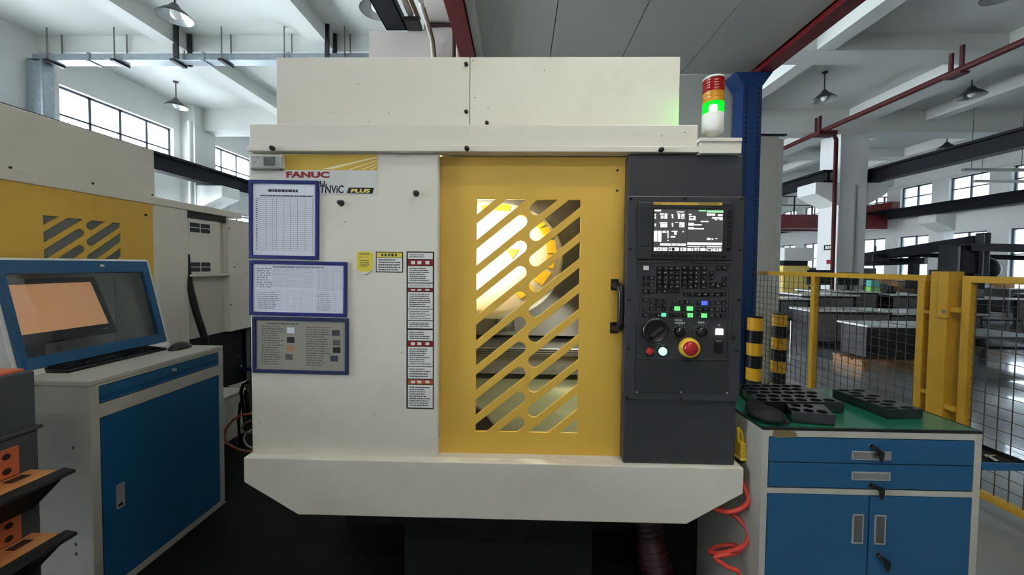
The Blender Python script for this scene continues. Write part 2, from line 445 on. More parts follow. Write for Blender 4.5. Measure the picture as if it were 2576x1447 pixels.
# crane runway beams
def ibeam(name, label, x, z0, z1, ya, yb, w=.13, grp=None):
    m = MB().box(x - w, x + w, ya, yb, z1 - .05, z1).box(x - w, x + w, ya, yb, z0, z0 + .05).box(x - .03, x + .03, ya, yb, z0 + .04, z1 - .04)
    o = m.build(name, 'crane_dark'); tag(o, label, 'beam', grp); return o
ibeam('crane_beam', 'dark steel runway beam along the left wall below the high windows', XL + .75, 3.43, 3.83, YB, YF)
ibeam('crane_beam', 'thick dark steel runway beam running from the corbelled column towards the viewer', 9.2, 3.675, 4.03, YB, 10.5)
ibeam('crane_beam', 'dark steel runway beam past the far window wall', XR - .75, 3.42, 3.80, YB, YF)
ibeam('crane_beam', 'dark steel beam on the left corbel of the white column', 8.02, 3.675, 4.0, 9.9, YF)
# red overhead crane bridge far off in the right-hand bay
cr = thing('overhead_crane', 'red overhead crane bridge with railing far behind the white column', 'crane', (12, 15.6, 3.4))
bx('girder', 'red_steel', cr, 8.95, 14.9, 15.4, 15.7, 3.05, 3.62)
bx('girder', 'red_steel', cr, 8.95, 14.9, 16.5, 16.8, 3.05, 3.62)
bx('walkway', 'dark_steel', cr, 8.95, 14.9, 15.7, 16.5, 3.6, 3.65)
bx('end_carriage', 'red_steel', cr, 14.65, 14.95, 15.0, 17.2, 3.82, 4.1)
for k in range(9): bx('rail_post', 'dark_steel', cr, 9.0 + k * .72, 9.04 + k * .72, 15.42, 15.46, 3.6, 4.35)
for z in (3.98, 4.33): bx('hand_rail', 'dark_steel', cr, 8.95, 14.9, 15.42, 15.46, z, z + .035)
# ventilation duct hung in front of the cross beam on the left
du = thing('air_duct', 'galvanised air duct hung below the ceiling on the left, bent down at the wall', 'duct', (-5, 6.55, 4.9))
MB().box(-8.62, -1.2, 6.43, 6.62, 4.94, 5.06).build('duct_run', 'galv', du, .008)
MB().box(-8.75, -8.45, 6.43, 6.62, 1.6, 5.0).build('duct_drop', 'galv', du, .03)
for x in (-7.6, -5.55, -4.05): MB().box(x - .02, x + .02, 6.415, 6.63, 4.925, 5.075).build('flange', 'galv', du)
for x in (-8.3, -7.1, -6.05, -5.2, -4.1, -3.05):
    MB().box(x - .035, x + .035, 6.36, 6.63, 4.9, 4.94).build('hanger_bar', 'dark_steel', du)
    for y in (6.40, 6.61): MB().cyl((x, y, 4.9), (x, y, ZS), .011, 6).build('hanger_rod', 'steel_dull', du)
for x in (-5.98, -3.36):
    for y in (6.33, 6.59): bx('strap', 'dark_steel', du, x, x + .07, y, y + .03, 4.92, ZS)
# white downpipe at the left wall column
dp = MB().tube([(XL + .5, 9.2, 0.0), (XL + .5, 9.2, 4.95)], .055, 10).build('downpipe', 'white_paint'); tag(dp, 'white downpipe beside the left wall column', 'pipe')
# red sprinkler pipe along the column line with hangers and a drop
pa, pb = onz(2576, 98, 4.85), onz(1972, 376, 4.85)
rp = thing('sprinkler_pipe', 'dark red sprinkler pipe under the ceiling beam with hangers and a drop', 'pipe', (pa.x, 7, 4.85))
xp = (pa.x + pb.x) / 2
MB().tube([(xp, -2, 4.85), (xp, 13.5, 4.85)], .055, 10).build('pipe_run', 'red_pipe', rp)
for y in (6.56, 6.72, 9.55, 9.68): bx('hanger', 'red_pipe', rp, xp - .02, xp + .02, y, y + .05, 4.8, 5.25)
bx('hanger_foot', 'red_pipe', rp, xp - .08, xp + .08, 6.53, 6.79, 4.76, 4.80)
MB().tube([(xp, 9.5, 4.83), (xp + .3, 9.5, 4.75), (8.06, 9.75, 4.72), (8.12, 9.78, 0.0)], .045, 8).build('pipe_drop', 'red_pipe', rp)
bx('valve', 'red_pipe', rp, xp - .14, xp + .3, 9.4, 9.65, 4.74, 4.84)
# white fluorescent battens far right
for k, (x, y) in enumerate(((10.9, 9.4), (12.6, 10.6))):
    t = tag(MB().box(x, x + 1.6, y, y + .08, 3.86, 3.93).build('strip_light', 'white_paint', None, .01), ['white strip light hung nearest the white column', 'white strip light hung below the far bay windows'][k], 'strip light', 'strip lights in the right bay')
    MB().tube([(x + .2, y + .04, 3.9), (x + .2, y + .04, 5.4)], .006, 6).tube([(x + 1.4, y + .04, 3.9), (x + 1.4, y + .04, 5.4)], .006, 6).build('wire', 'wire', t)

# pendant lamps
def pendant(px, py, Y, label, zb=4.92):
    x = ony(px, py, Y).x
    t = thing('pendant_lamp', label, 'lamp', (x, Y, zb), group='pendant lamps under the hall ceiling')
    T = Matrix.Translation((x, Y, zb))
    MB().lathe([(.215, 0), (.212, .012), (.15, .075), (.075, .14), (.055, .17), (.03, .2)], T, 28).build('shade', 'lamp_shade', t)
    MB().lathe([(.21, .002), (.145, .068), (.07, .13), (.01, .14)], T, 28).build('reflector', 'lamp_inner', t)
    MB().sph((x, Y, zb + .06), .06, 12, 1.3).build('bulb', 'bulb', t)
    MB().cyl((x, Y, zb + .19), (x, Y, ZS), .011, 8).build('rod', 'dark_steel', t)
    MB().cyl((x, Y, ZS - .02), (x, Y, ZS), .05, 12).build('ceiling_rose', 'dark_steel', t)
pendant(440, 30, 5.3, 'dark pendant lamp nearest the top left corner above the duct')
pendant(443, 255, 8.3, 'dark pendant lamp on the left in front of the white downpipe')
pendant(945, 28, 5.17, 'pendant lamp half hidden behind the dark cable tray')
pendant(2528, 14, 4.93, 'dark pendant lamp cut by the top right corner')
pendant(2073, 250, 7.92, 'dark pendant lamp right of the blue post')
pendant(2443, 248, 7.76, 'dark pendant lamp between the red pipe and the dark crane beam')
pendant(2381, 380, 11.1, 'pendant lamp half hidden behind the dark crane beam')
pendant(2353, 437, 12.9, 'small pendant lamp in front of the far right windows')

# ------------------------------------------------------------------ steel shelter over the machine: red beams, grey roof panels, blue post
ZR = 3.60
rf = thing('shelter_roof', 'grey panel roof of the steel shelter above the machine', 'roof', (1, 1, ZR))
xs = [-.46, .29, 1.04, 1.79, 2.54]
for a, b in zip(xs[:-1], xs[1:]): MB().box(a + .004, b - .004, -3.2, 4.28, ZR, ZR + .06).build('roof_panel', 'roof_panel', rf)
for a in xs[1:-1]: MB().box(a - .02, a + .02, -3.2, 4.28, ZR + .02, ZR + .07).build('seam_strip', 'seam', rf)
def red_beam(x, label):
    m = MB().box(x - .075, x + .075, -3.2, 4.3, ZR - .10, ZR - .085).box(x - .075, x + .075, -3.2, 4.3, ZR + .10, ZR + .115).box(x - .01, x + .01, -3.2, 4.3, ZR - .09, ZR + .11)
    tag(m.build('roof_beam', 'red_steel'), label, 'beam', 'red beams of the shelter')
red_beam(-.55, 'red steel beam at the left edge of the grey shelter roof')
red_beam(2.58, 'red steel beam from the blue post along the right edge of the shelter roof')
tr = bx('edge_strip', 'white_paint', None, -.47, -.40, -3.2, 4.28, ZR - .05, ZR); tag(tr, 'pale edge strip along the red beam under the shelter roof', 'strip')
pw = bx('back_panel', 'roof_panel', None, -.5, 2.5, 4.3, 4.36, 0, ZR - .0); tag(pw, 'grey back panel of the shelter behind the signal tower', 'panel')
pxx = ony(1872, 500, 4.15).x
po = thing('shelter_post', 'blue slotted steel post at the right back corner of the shelter', 'post', (pxx, 4.15, 0))
MB().box(pxx - .10, pxx - .092, 4.05, 4.25, 0, ZR - .16).box(pxx + .092, pxx + .10, 4.05, 4.25, 0, ZR - .16).box(pxx - .10, pxx + .10, 4.05, 4.06, 0, ZR - .16).build('upright', 'blue_post', po, .004)
MB().prism([(pxx - .2, ZR - .10), (pxx + .2, ZR - .10), (pxx + .10, ZR - .24), (pxx - .10, ZR - .24)], 1, 4.04, 4.26).build('head_plate', 'blue_post', po, .004)
h = MB()
for k in range(62):
    z = .15 + k * .052
    for s in (-.062, .062): h.box(pxx + s - .008, pxx + s + .008, 4.046, 4.0505, z, z + .02)
h.build('slots', 'black', po, kind='stuff')
# lighting battens under the shelter roof, above and behind the viewer
def batten(x, y, label, ln=1.25):
    t = thing('batten_light', label, 'lamp', (x, y, ZR - .08), group='battens under the shelter roof')
    bx('housing', 'white_paint', t, x - ln / 2, x + ln / 2, y - .06, y + .06, ZR - .05, ZR, .006)
    bx('tube', 'tube_light', t, x - ln / 2 + .02, x + ln / 2 - .02, y - .04, y + .04, ZR - .085, ZR - .052, .01)
batten(1.0, .35, 'white batten light under the shelter roof on the right')
batten(-.05 + .4, -1.5, 'white batten light under the shelter roof behind the viewer')

# painted partition behind the machine with cable tray, conduits and cables
pk = thing('partition_wall', 'stained off-white partition board behind the machine with a brown conduit on it', 'partition', (-1.1, 4.2, 0))
a = ony(928, 78, 4.2); b = ony(1146, 140, 4.2)
MB().prism([(a.x, 0), (b.x + .12, 0), (b.x + .12, 4.5), (b.x - .36, 4.5), (b.x - .36, a.z + .02), (b.x - .6, a.z - .015), (b.x - .8, a.z + .01), (a.x + .15, a.z - .01), (a.x, a.z)], 1, 4.2, 4.3).build('board', 'pink_wall', pk)
z1 = ony(1100, 62, 4.17).z; x1 = ony(1142, 62, 4.17).x; x0 = ony(1075, 62, 4.17).x
MB().tube([(x0, 4.18, z1), (x1 - .05, 4.18, z1), (x1 - .012, 4.18, z1 - .012), (x1, 4.18, z1 - .05), (x1, 4.18, 1.5)], .02, 8).build('conduit', 'hose_dark_red', pk)
MB().tube([(x0, 4.18, z1 + .05), (x1 - .02, 4.18, z1 + .05), (x1 + .04, 4.18, z1), (x1 + .05, 4.18, 1.5)], .022, 8).build('trunking', 'pink_wall', pk)
zt = ony(1000, 75, 4.15).z; xa, xb = ony(972, 75, 4.15).x, ony(1024, 75, 4.15).x
ct = thing('cable_tray', 'dark steel cable tray running in to the partition board', 'cable tray', (xa, 2, zt))
MB().box(xa, xb, -2.5, 4.16, zt, zt + .012).build('tray_floor', 'crane_dark', ct)
MB().box(xa, xa + .012, -2.5, 4.16, zt, zt + .09).build('tray_side', 'crane_dark', ct)
MB().box(xb - .012, xb, -2.5, 4.16, zt, zt + .09).build('tray_side', 'crane_dark', ct)
MB().box(xb, xb + .16, 4.02, 4.19, zt + .01, zt + .06).build('bracket', 'dark_steel', ct)
cb = thing('cable_bundle', 'tan and grey cables beside the dark tray, one hanging down behind the machine', 'cables', (xb, 2, zt))
MB().tube([(xb + .06, -2.5, zt + .13), (xb + .06, 3.7, zt + .13), (xb + .07, 4.05, zt + .1)], .035, 8).build('cable', 'cable_white', cb)
MB().tube([(xb + .13, -2.5, zt + .13), (xb + .13, 3.8, zt + .12), (xb + .15, 4.08, zt + .07)], .024, 8).build('cable', 'cable_tan', cb)
q = [(1058, 0, 3.0), (1062, 20, 3.3), (1070, 45, 3.75), (1078, 72, 4.02), (1086, 100, 4.12), (1090, 140, 4.14), (1091, 190, 4.14)]
MB().tube([ony(*p) for p in q], .022, 8).build('cable', 'cable_white', cb)
MB().tube([ony(p[0] + 5, p[1], p[2]) for p in q[1:]], .012, 8).build('cable', 'cable_tan', cb)

# white pillar casing, bollards and fence on the right
pc = thing('pillar_casing', 'tall white sheet-metal casing standing behind the fence beside the blue post', 'pillar', (3.05, 4.7, 0))
X0, X1, Z0, Z1 = rect(1888, 342, 1950, 960, 4.6)
bx('casing', 'casing_white', pc, X0, X1, 4.6, 5.0, 0, Z1, .006)
X2 = ony(1968, 650, 4.6).x
MB().tube([(X1 + .045, 4.66, 0), (X1 + .045, 4.66, Z1 - .03)], .045, 10).build('corner_tube', 'white_paint', pc)
bx('top_rail', 'dark_steel', pc, X0, X1 + .08, 4.58, 4.62, Z1, Z1 + .02)
def bollard(px, Y, label):
    x = ony(px, 800, Y).x
    t = thing('bollard', label, 'bollard', (x, Y, 0), group='striped bollards')
    z = .0; k = 0; hts = [.11, .09, .135, .13, .135, .13, .135]
    hts = [.105] + [.132] * 6
    for i, h_ in enumerate(hts):
        MB().cyl((x, Y, z), (x, Y, z + h_ + .0), .074, 24).build('band', 'stripe_yellow' if i % 2 == 0 else 'stripe_black', t); z += h_
    MB().cyl((x, Y, z), (x, Y, z + .012), .07, 24).build('cap', 'black', t)
bollard(1900, 3.94, 'yellow and black striped bollard beside the blue post, in front of the fence')
bollard(1962, 4.25, 'yellow and black striped bollard behind the wire fence')

XF = 2.70
CELL = .0635
def fence_panel(name, label, ya, yb, posts, grp):
    t = thing(name, label, 'fence', (XF, (ya + yb) / 2, 0), group=grp)
    bx('top_rail', 'fence_yellow', t, XF - .02, XF + .02, ya, yb, 1.345, 1.385, .004)
    bx('bottom_rail', 'fence_yellow', t, XF - .02, XF + .02, ya, yb, .10, .14, .004)
    for y in posts: bx('post', 'fence_yellow', t, XF - .022, XF + .022, y - .022, y + .022, 0.0, 1.385, .004)
    w = MB(); n = int((yb - ya) / CELL)
    for i in range(1, n + 1):
        y = ya + i * (yb - ya) / (n + 1); w.tube([(XF, y, .14), (XF, y, 1.345)], .0024, 4, cap=False)
    for k in range(1, 19):
        w.tube([(XF + .004, ya, .14 + k * CELL), (XF + .004, yb, .14 + k * CELL)], .0024, 4, cap=False)
    w.build('wire_mesh', 'wire', t, kind='stuff')
fence_panel('wire_fence', 'long yellow framed wire fence panel behind the black trays', 2.50, 4.40, (2.525, 3.44, 4.38), 'yellow fence panels')
fence_panel('wire_fence', 'yellow framed wire fence panel at the right edge of the picture', .9, 2.30, (2.275, .92), 'yellow fence panels')
fp = thing('fence_post', 'thick yellow square fence post between the two wire panels', 'post', (XF, 2.40, 0))
bx('post', 'fence_yellow', fp, XF - .05, XF + .05, 2.345, 2.445, 0, 1.41, .006)
bx('lock_box', 'fence_yellow', fp, XF - .062, XF - .04, 2.335, 2.39, 1.12, 1.40, .004)
MB().cyl((XF - .064, 2.35, 1.16), (XF - .06, 2.35, 1.16), .012, 12).build('lock_screw', 'steel', fp)
for z in (.55, 1.16): bx('hinge', 'fence_yellow', fp, XF - .04, XF + .02, 2.29, 2.35, z, z + .03, .003)
for z in (.6, 1.13): bx('bracket', 'fence_yellow', fp, XF - .02, XF + .02, 2.44, 2.52, z, z + .025, .003)
# ------------------------------------------------------------------ the machining centre
D = 1.275                                             # front plane of the machine
mc = thing('machining_center', 'large cream and yellow machining centre with black control console in the middle', 'machine', (0, 2.0, 0))
XA, XB = -.947, .749                                  # body sides
ZT, ZB_ = 1.801, .742
def hull(poly, n=10):
    return poly
def bolt(px, py, Y, parent, r=.007, mat='black', ln=.01):
    p = ony(px, py, Y)
    return MB().lathe([(.0005, ln), (r * .7, ln), (r, ln * .8), (r, 0)], Matrix.Translation(p) @ FRONT.to_3x3().to_4x4(), 12).build('bolt', mat, parent)
# hood box on top: two panels and body behind
X0, X1, Z0, Z1 = rect(695, 143, 1710, 309, 1.36); XM = ony(1182, 220, 1.36).x
up = MB().box(X0 + .004, X1 - .004, 1.375, 2.5, 1.85, Z1 - .003).build('upper_hood', 'cream', mc)
bx('hood_panel', 'cream', mc, X0, XM - .001, 1.36, 1.375, Z0 - .06, Z1, .003)
bx('hood_panel', 'cream', mc, XM + .001, X1, 1.36, 1.375, Z0 - .06, Z1, .003)
for p in ((1173, 163), (1173, 282)): bolt(*p, 1.36, mc)
bolt(1225, 310, 1.355, mc, .007)
# cover beam over the front
X0c, X1c, Z0c, Z1c = rect(626, 312, 1757, 383, 1.26)
cv = bx('cover_beam', 'cream', mc, X0c, X1c, 1.262, 2.5, Z0c + .018, Z1c, .004)
bx('cover_rail', 'cream', mc, X0c - .001, X1c + .004, 1.252, 1.30, Z0c, Z0c + .020, .002)
for p in ((687, 374), (1175, 375), (1662, 378)): bolt(*p, 1.252, mc, .008, ln=.014)
# box carrying the signal tower
X0s, X1s, Z0s, Z1s = rect(1763, 357, 1866, 386, 1.245)
bx('tower_box', 'cream', mc, X0s, X1s, 1.245, 1.42, Z0s, Z1s, .002)
X0t, X1t, _, Z1t = rect(1760, 346, 1868, 357, 1.24)
bx('tower_box_lid', 'cream', mc, X0t, X1t, 1.24, 1.425, Z1s, Z1t, .002)
# signal tower
ty = 1.300
tx = ony(1794, 260, ty).x; zz = lambda py: ony(1794, py, ty).z
T0 = Matrix.Translation((tx, ty, 0))
tow = MB().lathe([(.001, zz(342)), (.018, zz(342)), (.02, zz(337)), (.032, zz(336)), (.034, zz(334)), (.034, zz(289)), (.001, zz(289))], T0, 28).build('signal_tower', 'label_white', mc)
def lens(py0, py1, mat, ribs, name):
    za, zb = zz(py1), zz(py0); pr = [(.001, za), (.0335, za)]
    for i in range(ribs):
        a = za + (zb - za) * i / ribs; b = za + (zb - za) * (i + 1) / ribs
        pr += [(.0318, a + (b - a) * .08), (.0348, a + (b - a) * .5), (.0318, a + (b - a) * .92)]
    pr += [(.0335, zb), (.001, zb)]
    return MB().lathe(pr, T0, 28).build(name, mat, tow)
lens(262, 288, 'lens_green', 2, 'green_lens'); MB().cyl((tx, ty, zz(284)), (tx, ty, zz(266)), .013, 14).build('bulb', 'green_core', tow); lens(236, 261, 'lens_amber', 3, 'amber_lens'); lens(203, 235, 'lens_red', 5, 'red_lens')
MB().lathe([(.001, zz(203)), (.034, zz(203)), (.0345, zz(200)), (.031, zz(197)), (.001, zz(196.5))], T0, 28).build('cap', 'label_white', tow)

# left front panel
XP1 = -.282
fpn = bx('front_panel', 'cream', mc, XA, XP1, D, D + .03, ZB_ - .004, ZT, .006)
# sides, back, lower frame of the cabin
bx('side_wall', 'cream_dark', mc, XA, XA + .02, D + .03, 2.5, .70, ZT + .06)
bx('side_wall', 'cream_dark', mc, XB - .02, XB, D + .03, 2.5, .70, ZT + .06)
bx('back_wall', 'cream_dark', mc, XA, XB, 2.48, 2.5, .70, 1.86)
# splash apron with slanted lower corners
av = MB()
Xa0, Xa1 = -.955, .764; Xb0, Xb1 = -.764, .576; Zt, Zm, Zb2 = .743, .655, .544
av.prism([(Xb0, Zb2), (Xb1, Zb2), (Xa1, Zm), (Xa1, Zt), (Xa0, Zt), (Xa0, Zm)], 1, 1.245, 2.45)
av.build('apron', 'cream', mc, .004)
bx('base', 'black_matt', mc, -.47, .31, 1.50, 2.4, 0.0, .55)
bx('dark_filler', 'black_matt', mc, -.93, .74, 1.95, 2.44, 0.0, .54)  # black box added to hide the back panel and keep this gap dark
for x in (-.4, .24): MB().cyl((x, 1.6, 0), (x, 1.6, .05), .05, 12).build('foot', 'dark_steel', mc)

# sliding door with slanted window slots
YD = 1.308
XD0, XD1, ZD0, ZD1 = -.325, .376, .742, 1.800
wl, wr, wb, wt = -.1555, .2115, .8225, 1.6535         # window on the door plane
def clip(poly, x0, x1, z0, z1):
    for ax, lim, sg in ((0, x0, 1), (0, x1, -1), (1, z0, 1), (1, z1, -1)):
        out = []
        for i in range(len(poly)):
            a, b = poly[i], poly[(i + 1) % len(poly)]
            ia, ib = (a[ax] - lim) * sg >= 0, (b[ax] - lim) * sg >= 0
            if ia: out.append(a)
            if ia != ib:
                t = (lim - a[ax]) / (b[ax] - a[ax]); out.append((a[0] + t * (b[0] - a[0]), a[1] + t * (b[1] - a[1])))
        poly = out
        if not poly: return []
    return poly
def slots(wl, wr, wb, wt):
    """slanted slots with one rounded end in each half of the window"""
    s = (wr - wl) / 262.0; sz = (wt - wb) / 584.0     # metres per photo pixel
    W = lambda px, py: (wl + (px - 1198.5) * s, wt - (py - 503.5) * sz)
    th = math.atan2(.806 * sz, s); d = (math.cos(th), math.sin(th)); n = (-d[1], d[0])
    hw = 21.3 * sz * math.cos(th); res = []
    for k in range(-1, 13):
        cl = 584.3 + 63.2 * k
        for side in (0, 1):
            px = 1310.5 if side == 0 else 1348.5
            c = W(px, cl - .806 * (px - 1199.4)); sg = -1 if side == 0 else 1
            far = (c[0] + d[0] * sg * .6, c[1] + d[1] * sg * .6)
            P = []
            for i in range(9):                        # round cap
                a = th + math.pi / 2 + math.pi * i / 8 if side == 1 else th - math.pi / 2 + math.pi * i / 8
                P.append((c[0] + hw * math.cos(a), c[1] + hw * math.sin(a)))
            e = -1 if side == 1 else 1
            P.append((far[0] + e * n[0] * hw, far[1] + e * n[1] * hw)); P.append((far[0] - e * n[0] * hw, far[1] - e * n[1] * hw))
            q = clip(P, wl, wr, wb, wt)
            if len(q) > 2:
                ar = abs(sum(q[i][0] * q[(i + 1) % len(q)][1] - q[(i + 1) % len(q)][0] * q[i][1] for i in range(len(q)))) / 2
                if ar > 6e-5:
                    qq = [q[0]]
                    for p in q[1:]:
                        if math.dist(p, qq[-1]) > 2e-4: qq.append(p)
                    if math.dist(qq[0], qq[-1]) < 2e-4: qq.pop()
                    res.append(qq)
    return res
def door_mesh(name): return sheet(name, [(XD0, ZD0), (XD1, ZD0), (XD1, ZD1), (XD0, ZD1)], slots(wl, wr, wb, wt), .006, .0012)
dm = door_mesh('door')
dm_left = dm.copy()
xform_mesh(dm, Matrix.Translation((0, YD + .003, 0)) @ FRONT, origin(mc))
door = link('door', dm, 'yellow', mc)
bx('window_pane', 'acrylic', door, wl - .02, wr + .02, YD + .007, YD + .011, wb - .02, wt + .02)
for p in ((1553, 429), (1552, 480)): bolt(*p, YD, door, .004, ln=.004)
# pull handle
hx, hz0, hz1 = ony(1558, 700, 1.262).x, ony(1556, 845, 1.262).z, ony(1556, 703, 1.262).z
hd = MB().tube([(hx - .004, YD, hz1 - .022), (hx - .002, 1.275, hz1 - .022), (hx + .004, 1.262, hz1 - .03), (hx + .006, 1.258, hz1 - .05), (hx + .006, 1.258, hz0 + .05), (hx + .004, 1.262, hz0 + .03), (hx - .002, 1.275, hz0 + .022), (hx - .004, YD, hz0 + .022)], .0115, 12)
hd.build('handle', 'black', door)
bx('handle_plate', 'black', door, hx - .018, hx + .010, YD - .006, YD, hz1 - .04, hz1, .003)
bx('handle_plate', 'black', door, hx - .018, hx + .010, YD - .006, YD, hz0, hz0 + .04, .003)
# door frame shadow gap and sill
bx('door_track', 'cream', mc, XP1, .39, D + .005, D + .06, .722, .744)
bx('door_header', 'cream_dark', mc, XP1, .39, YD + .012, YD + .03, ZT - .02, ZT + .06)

# inside of the cabin
cx0, cx1, cz0, cz1, cy1 = -.55, .42, .78, 1.86, 2.05
bx('inner_back', 'steel_dull', mc, cx0, cx1, cy1, cy1 + .01, cz0, cz1)
bx('inner_side', 'steel_dull', mc, cx0 - .01, cx0, 1.33, cy1, cz0, cz1)
bx('inner_side', 'steel_dull', mc, cx1, cx1 + .01, 1.33, cy1, cz0, cz1)
bx('inner_top', 'steel_dull', mc, cx0, cx1, 1.33, cy1, cz1, cz1 + .01)
MB().prism([(1.33, .80), (1.33, .78), (1.62, .76), (1.62, .78)], 0, cx0, cx1).build('inner_floor', 'coolant_steel', mc)
MB().prism([(1.60, .78), (1.60, .76), (cy1, .97), (cy1, .99)], 0, cx0, cx1).build('chute', 'coolant_steel', mc)
bx('work_table', 'steel_dull', mc, -.42, .38, 1.72, 2.0, 1.0, 1.035, .004)
for k in range(3): bx('table_slot', 'black', mc, -.42, .38, 1.716 + 0 * k, 1.7205, 1.006 + k * .010, 1.009 + k * .010)
bx('table_base', 'steel_dull', mc, -.3, .3, 1.76, 1.98, .9, 1.0)
bx('guard_plate', 'steel_dull', mc, cx0, cx1, 1.9, 1.91, 1.06, 1.4)
MB().lathe([(.001, 0), (.05, 0), (.05, .16), (.035, .2), (.001, .2)], Matrix.Translation((-.07, 1.82, 1.10)), 20).build('spindle_nose', 'steel', mc)
MB().prism([(-.20, .80), (-.08, .80), (-.14, .87), (-.20, .90)], 1, 1.38, 1.40).build('chip_guard', 'oil_brown', mc)
# tilted tool turret cover with stickers
TC = Vector((-.108, 1.62, 1.475)); tilt = math.radians(42)
MT = Matrix.Translation(TC) @ Matrix.Rotation(math.pi / 2 - tilt * .8, 4, 'X')
tur = MB().lathe([(.001, .045), (.20, .028), (.285, .008), (.295, -.004), (.295, -.05), (.001, -.05)], MT, 56).build('turret_cover', 'disc_white', mc)
for k, a in enumerate((-100, -84, -62, -40, -22, -4, 14, 34, 58)):
    w = math.radians(a); rr = .243; ww, hh = (.020, .034)
    c = Vector((rr * math.cos(w), -rr * math.sin(w), .022))
    R = Matrix.Translation(c) @ Matrix.Rotation(-w, 4, 'Z')
    MB().box(-ww, ww, -hh, hh, -.002, .0035).xf(MT @ R).build('sticker', 'sticker_gold', tur)
tri = [(-.03, -.022), (.03, -.022), (.0, .03)]
MB().prism(tri, 2, 0, .003).xf(MT @ Matrix.Translation((.075, -.03, .041)) @ Matrix.Rotation(math.pi, 4, 'X')).build('warning_triangle', 'sticker_gold', tur)
# work light inside the cabin
wlb = bx('cabin_light', 'label_white', mc, -.5, -.18, 1.345, 1.366, 1.72, 1.76)
wla = bpy.data.lights.new('cabin_light_lamp', 'AREA'); wla.shape = 'RECTANGLE'; wla.size = .3; wla.size_y = .04; wla.energy = 5.0; wla.spread = math.radians(95); wla.color = (1, .95, .78)
wlo = bpy.data.objects.new('cabin_light_lamp', wla); COL.objects.link(wlo); wlo.parent = wlb
_z = -Vector((0, .62, -.50)).normalized(); _x = Vector((1, 0, 0)); _y = _z.cross(_x)
wlo.matrix_local = Matrix.Translation(Vector((-.30, 1.385, 1.73)) - origin(mc)) @ Matrix((_x, _y, _z)).transposed().to_4x4()

fill_bar = bx('cabin_light', 'label_white', mc, .385, .42, 1.40, 1.44, 1.08, 1.36)  # second bar and lamp, added out of view to brighten the lower cabin
fill_light = wla.copy(); fill_light.energy = 2.4; fill_light.size = .25; fill_light.spread = math.radians(120); fill_light.color = (1, .96, .84)
fill_lamp = bpy.data.objects.new('cabin_light_lamp', fill_light); COL.objects.link(fill_lamp); fill_lamp.parent = fill_bar
_z = -Vector((-.55, .35, -.75)).normalized(); _x = (Vector((0, 0, 1)) - _z * _z.z).normalized(); _y = _z.cross(_x)
fill_lamp.matrix_local = Matrix.Translation(Vector((.36, 1.45, 1.22)) - origin(mc)) @ Matrix((_x, _y, _z)).transposed().to_4x4()

# ---------------------------------------------------------------- control console
YC = 1.262
XC0, XC1 = .3625, .742
con = bx('console', 'charcoal', mc, XC0, XC1, YC, 1.45, .742, 1.797, .005)
YS = 1.238                                            # raised operator panel
Xq0, Xq1, Zq0, Zq1 = rect(1581, 493, 1868, 1009, YS)
Xq0 = .352
bx('operator_panel', 'charcoal', mc, Xq0, Xq1, YS, YC, Zq0, Zq1, .004)
pnl = con
def crect(a, b, c, d, Y): return rect(a, b, c, d, Y)
def cbox(name, mat, a, b, c, d, y0, y1, bv=0, parent=None):
    X0, X1, Z0, Z1 = rect(a, b, c, d, y0)
    return bx(name, mat, parent or con, X0, X1, y0, y1, Z0, Z1, bv)
scr = cbox('screen_unit', 'bezel', 1605, 508, 1846, 654, YS - .009, YS, .004)
YZ = YS - .009
cbox('memory_card_door', 'charcoal_dark', 1608, 537, 1633, 597, YZ - .0015, YZ, .001)
cbox('usb_cover', 'charcoal_dark', 1608, 598, 1633, 620, YZ - .0015, YZ, .001)
bz = cbox('screen_frame', 'black', 1641, 523, 1822, 634, YZ - .001, YZ)
cbox('name_strip', 'decal_gold', 1645, 509.5, 1817, 516, YZ - .0015, YZ)
YE = YZ - .0013
sb = cbox('screen', 'screen_bg', 1645, 527, 1819, 632, YE, YZ)
fg = Ink(YE - .0004); gg = Ink(YE - .0004); dk = Ink(YE - .0006)
def px_rect(ink, a, b, c, d):
    X0, X1, Z0, Z1 = rect(a, b, c, d, ink.Y); ink.r(X0, X1, Z0, Z1)
def zs(a, b, c, d): return (1630 + a / 9.043, 500 + b / 9.043, 1630 + c / 9.043, 500 + d / 9.043)   # from the 9x crop
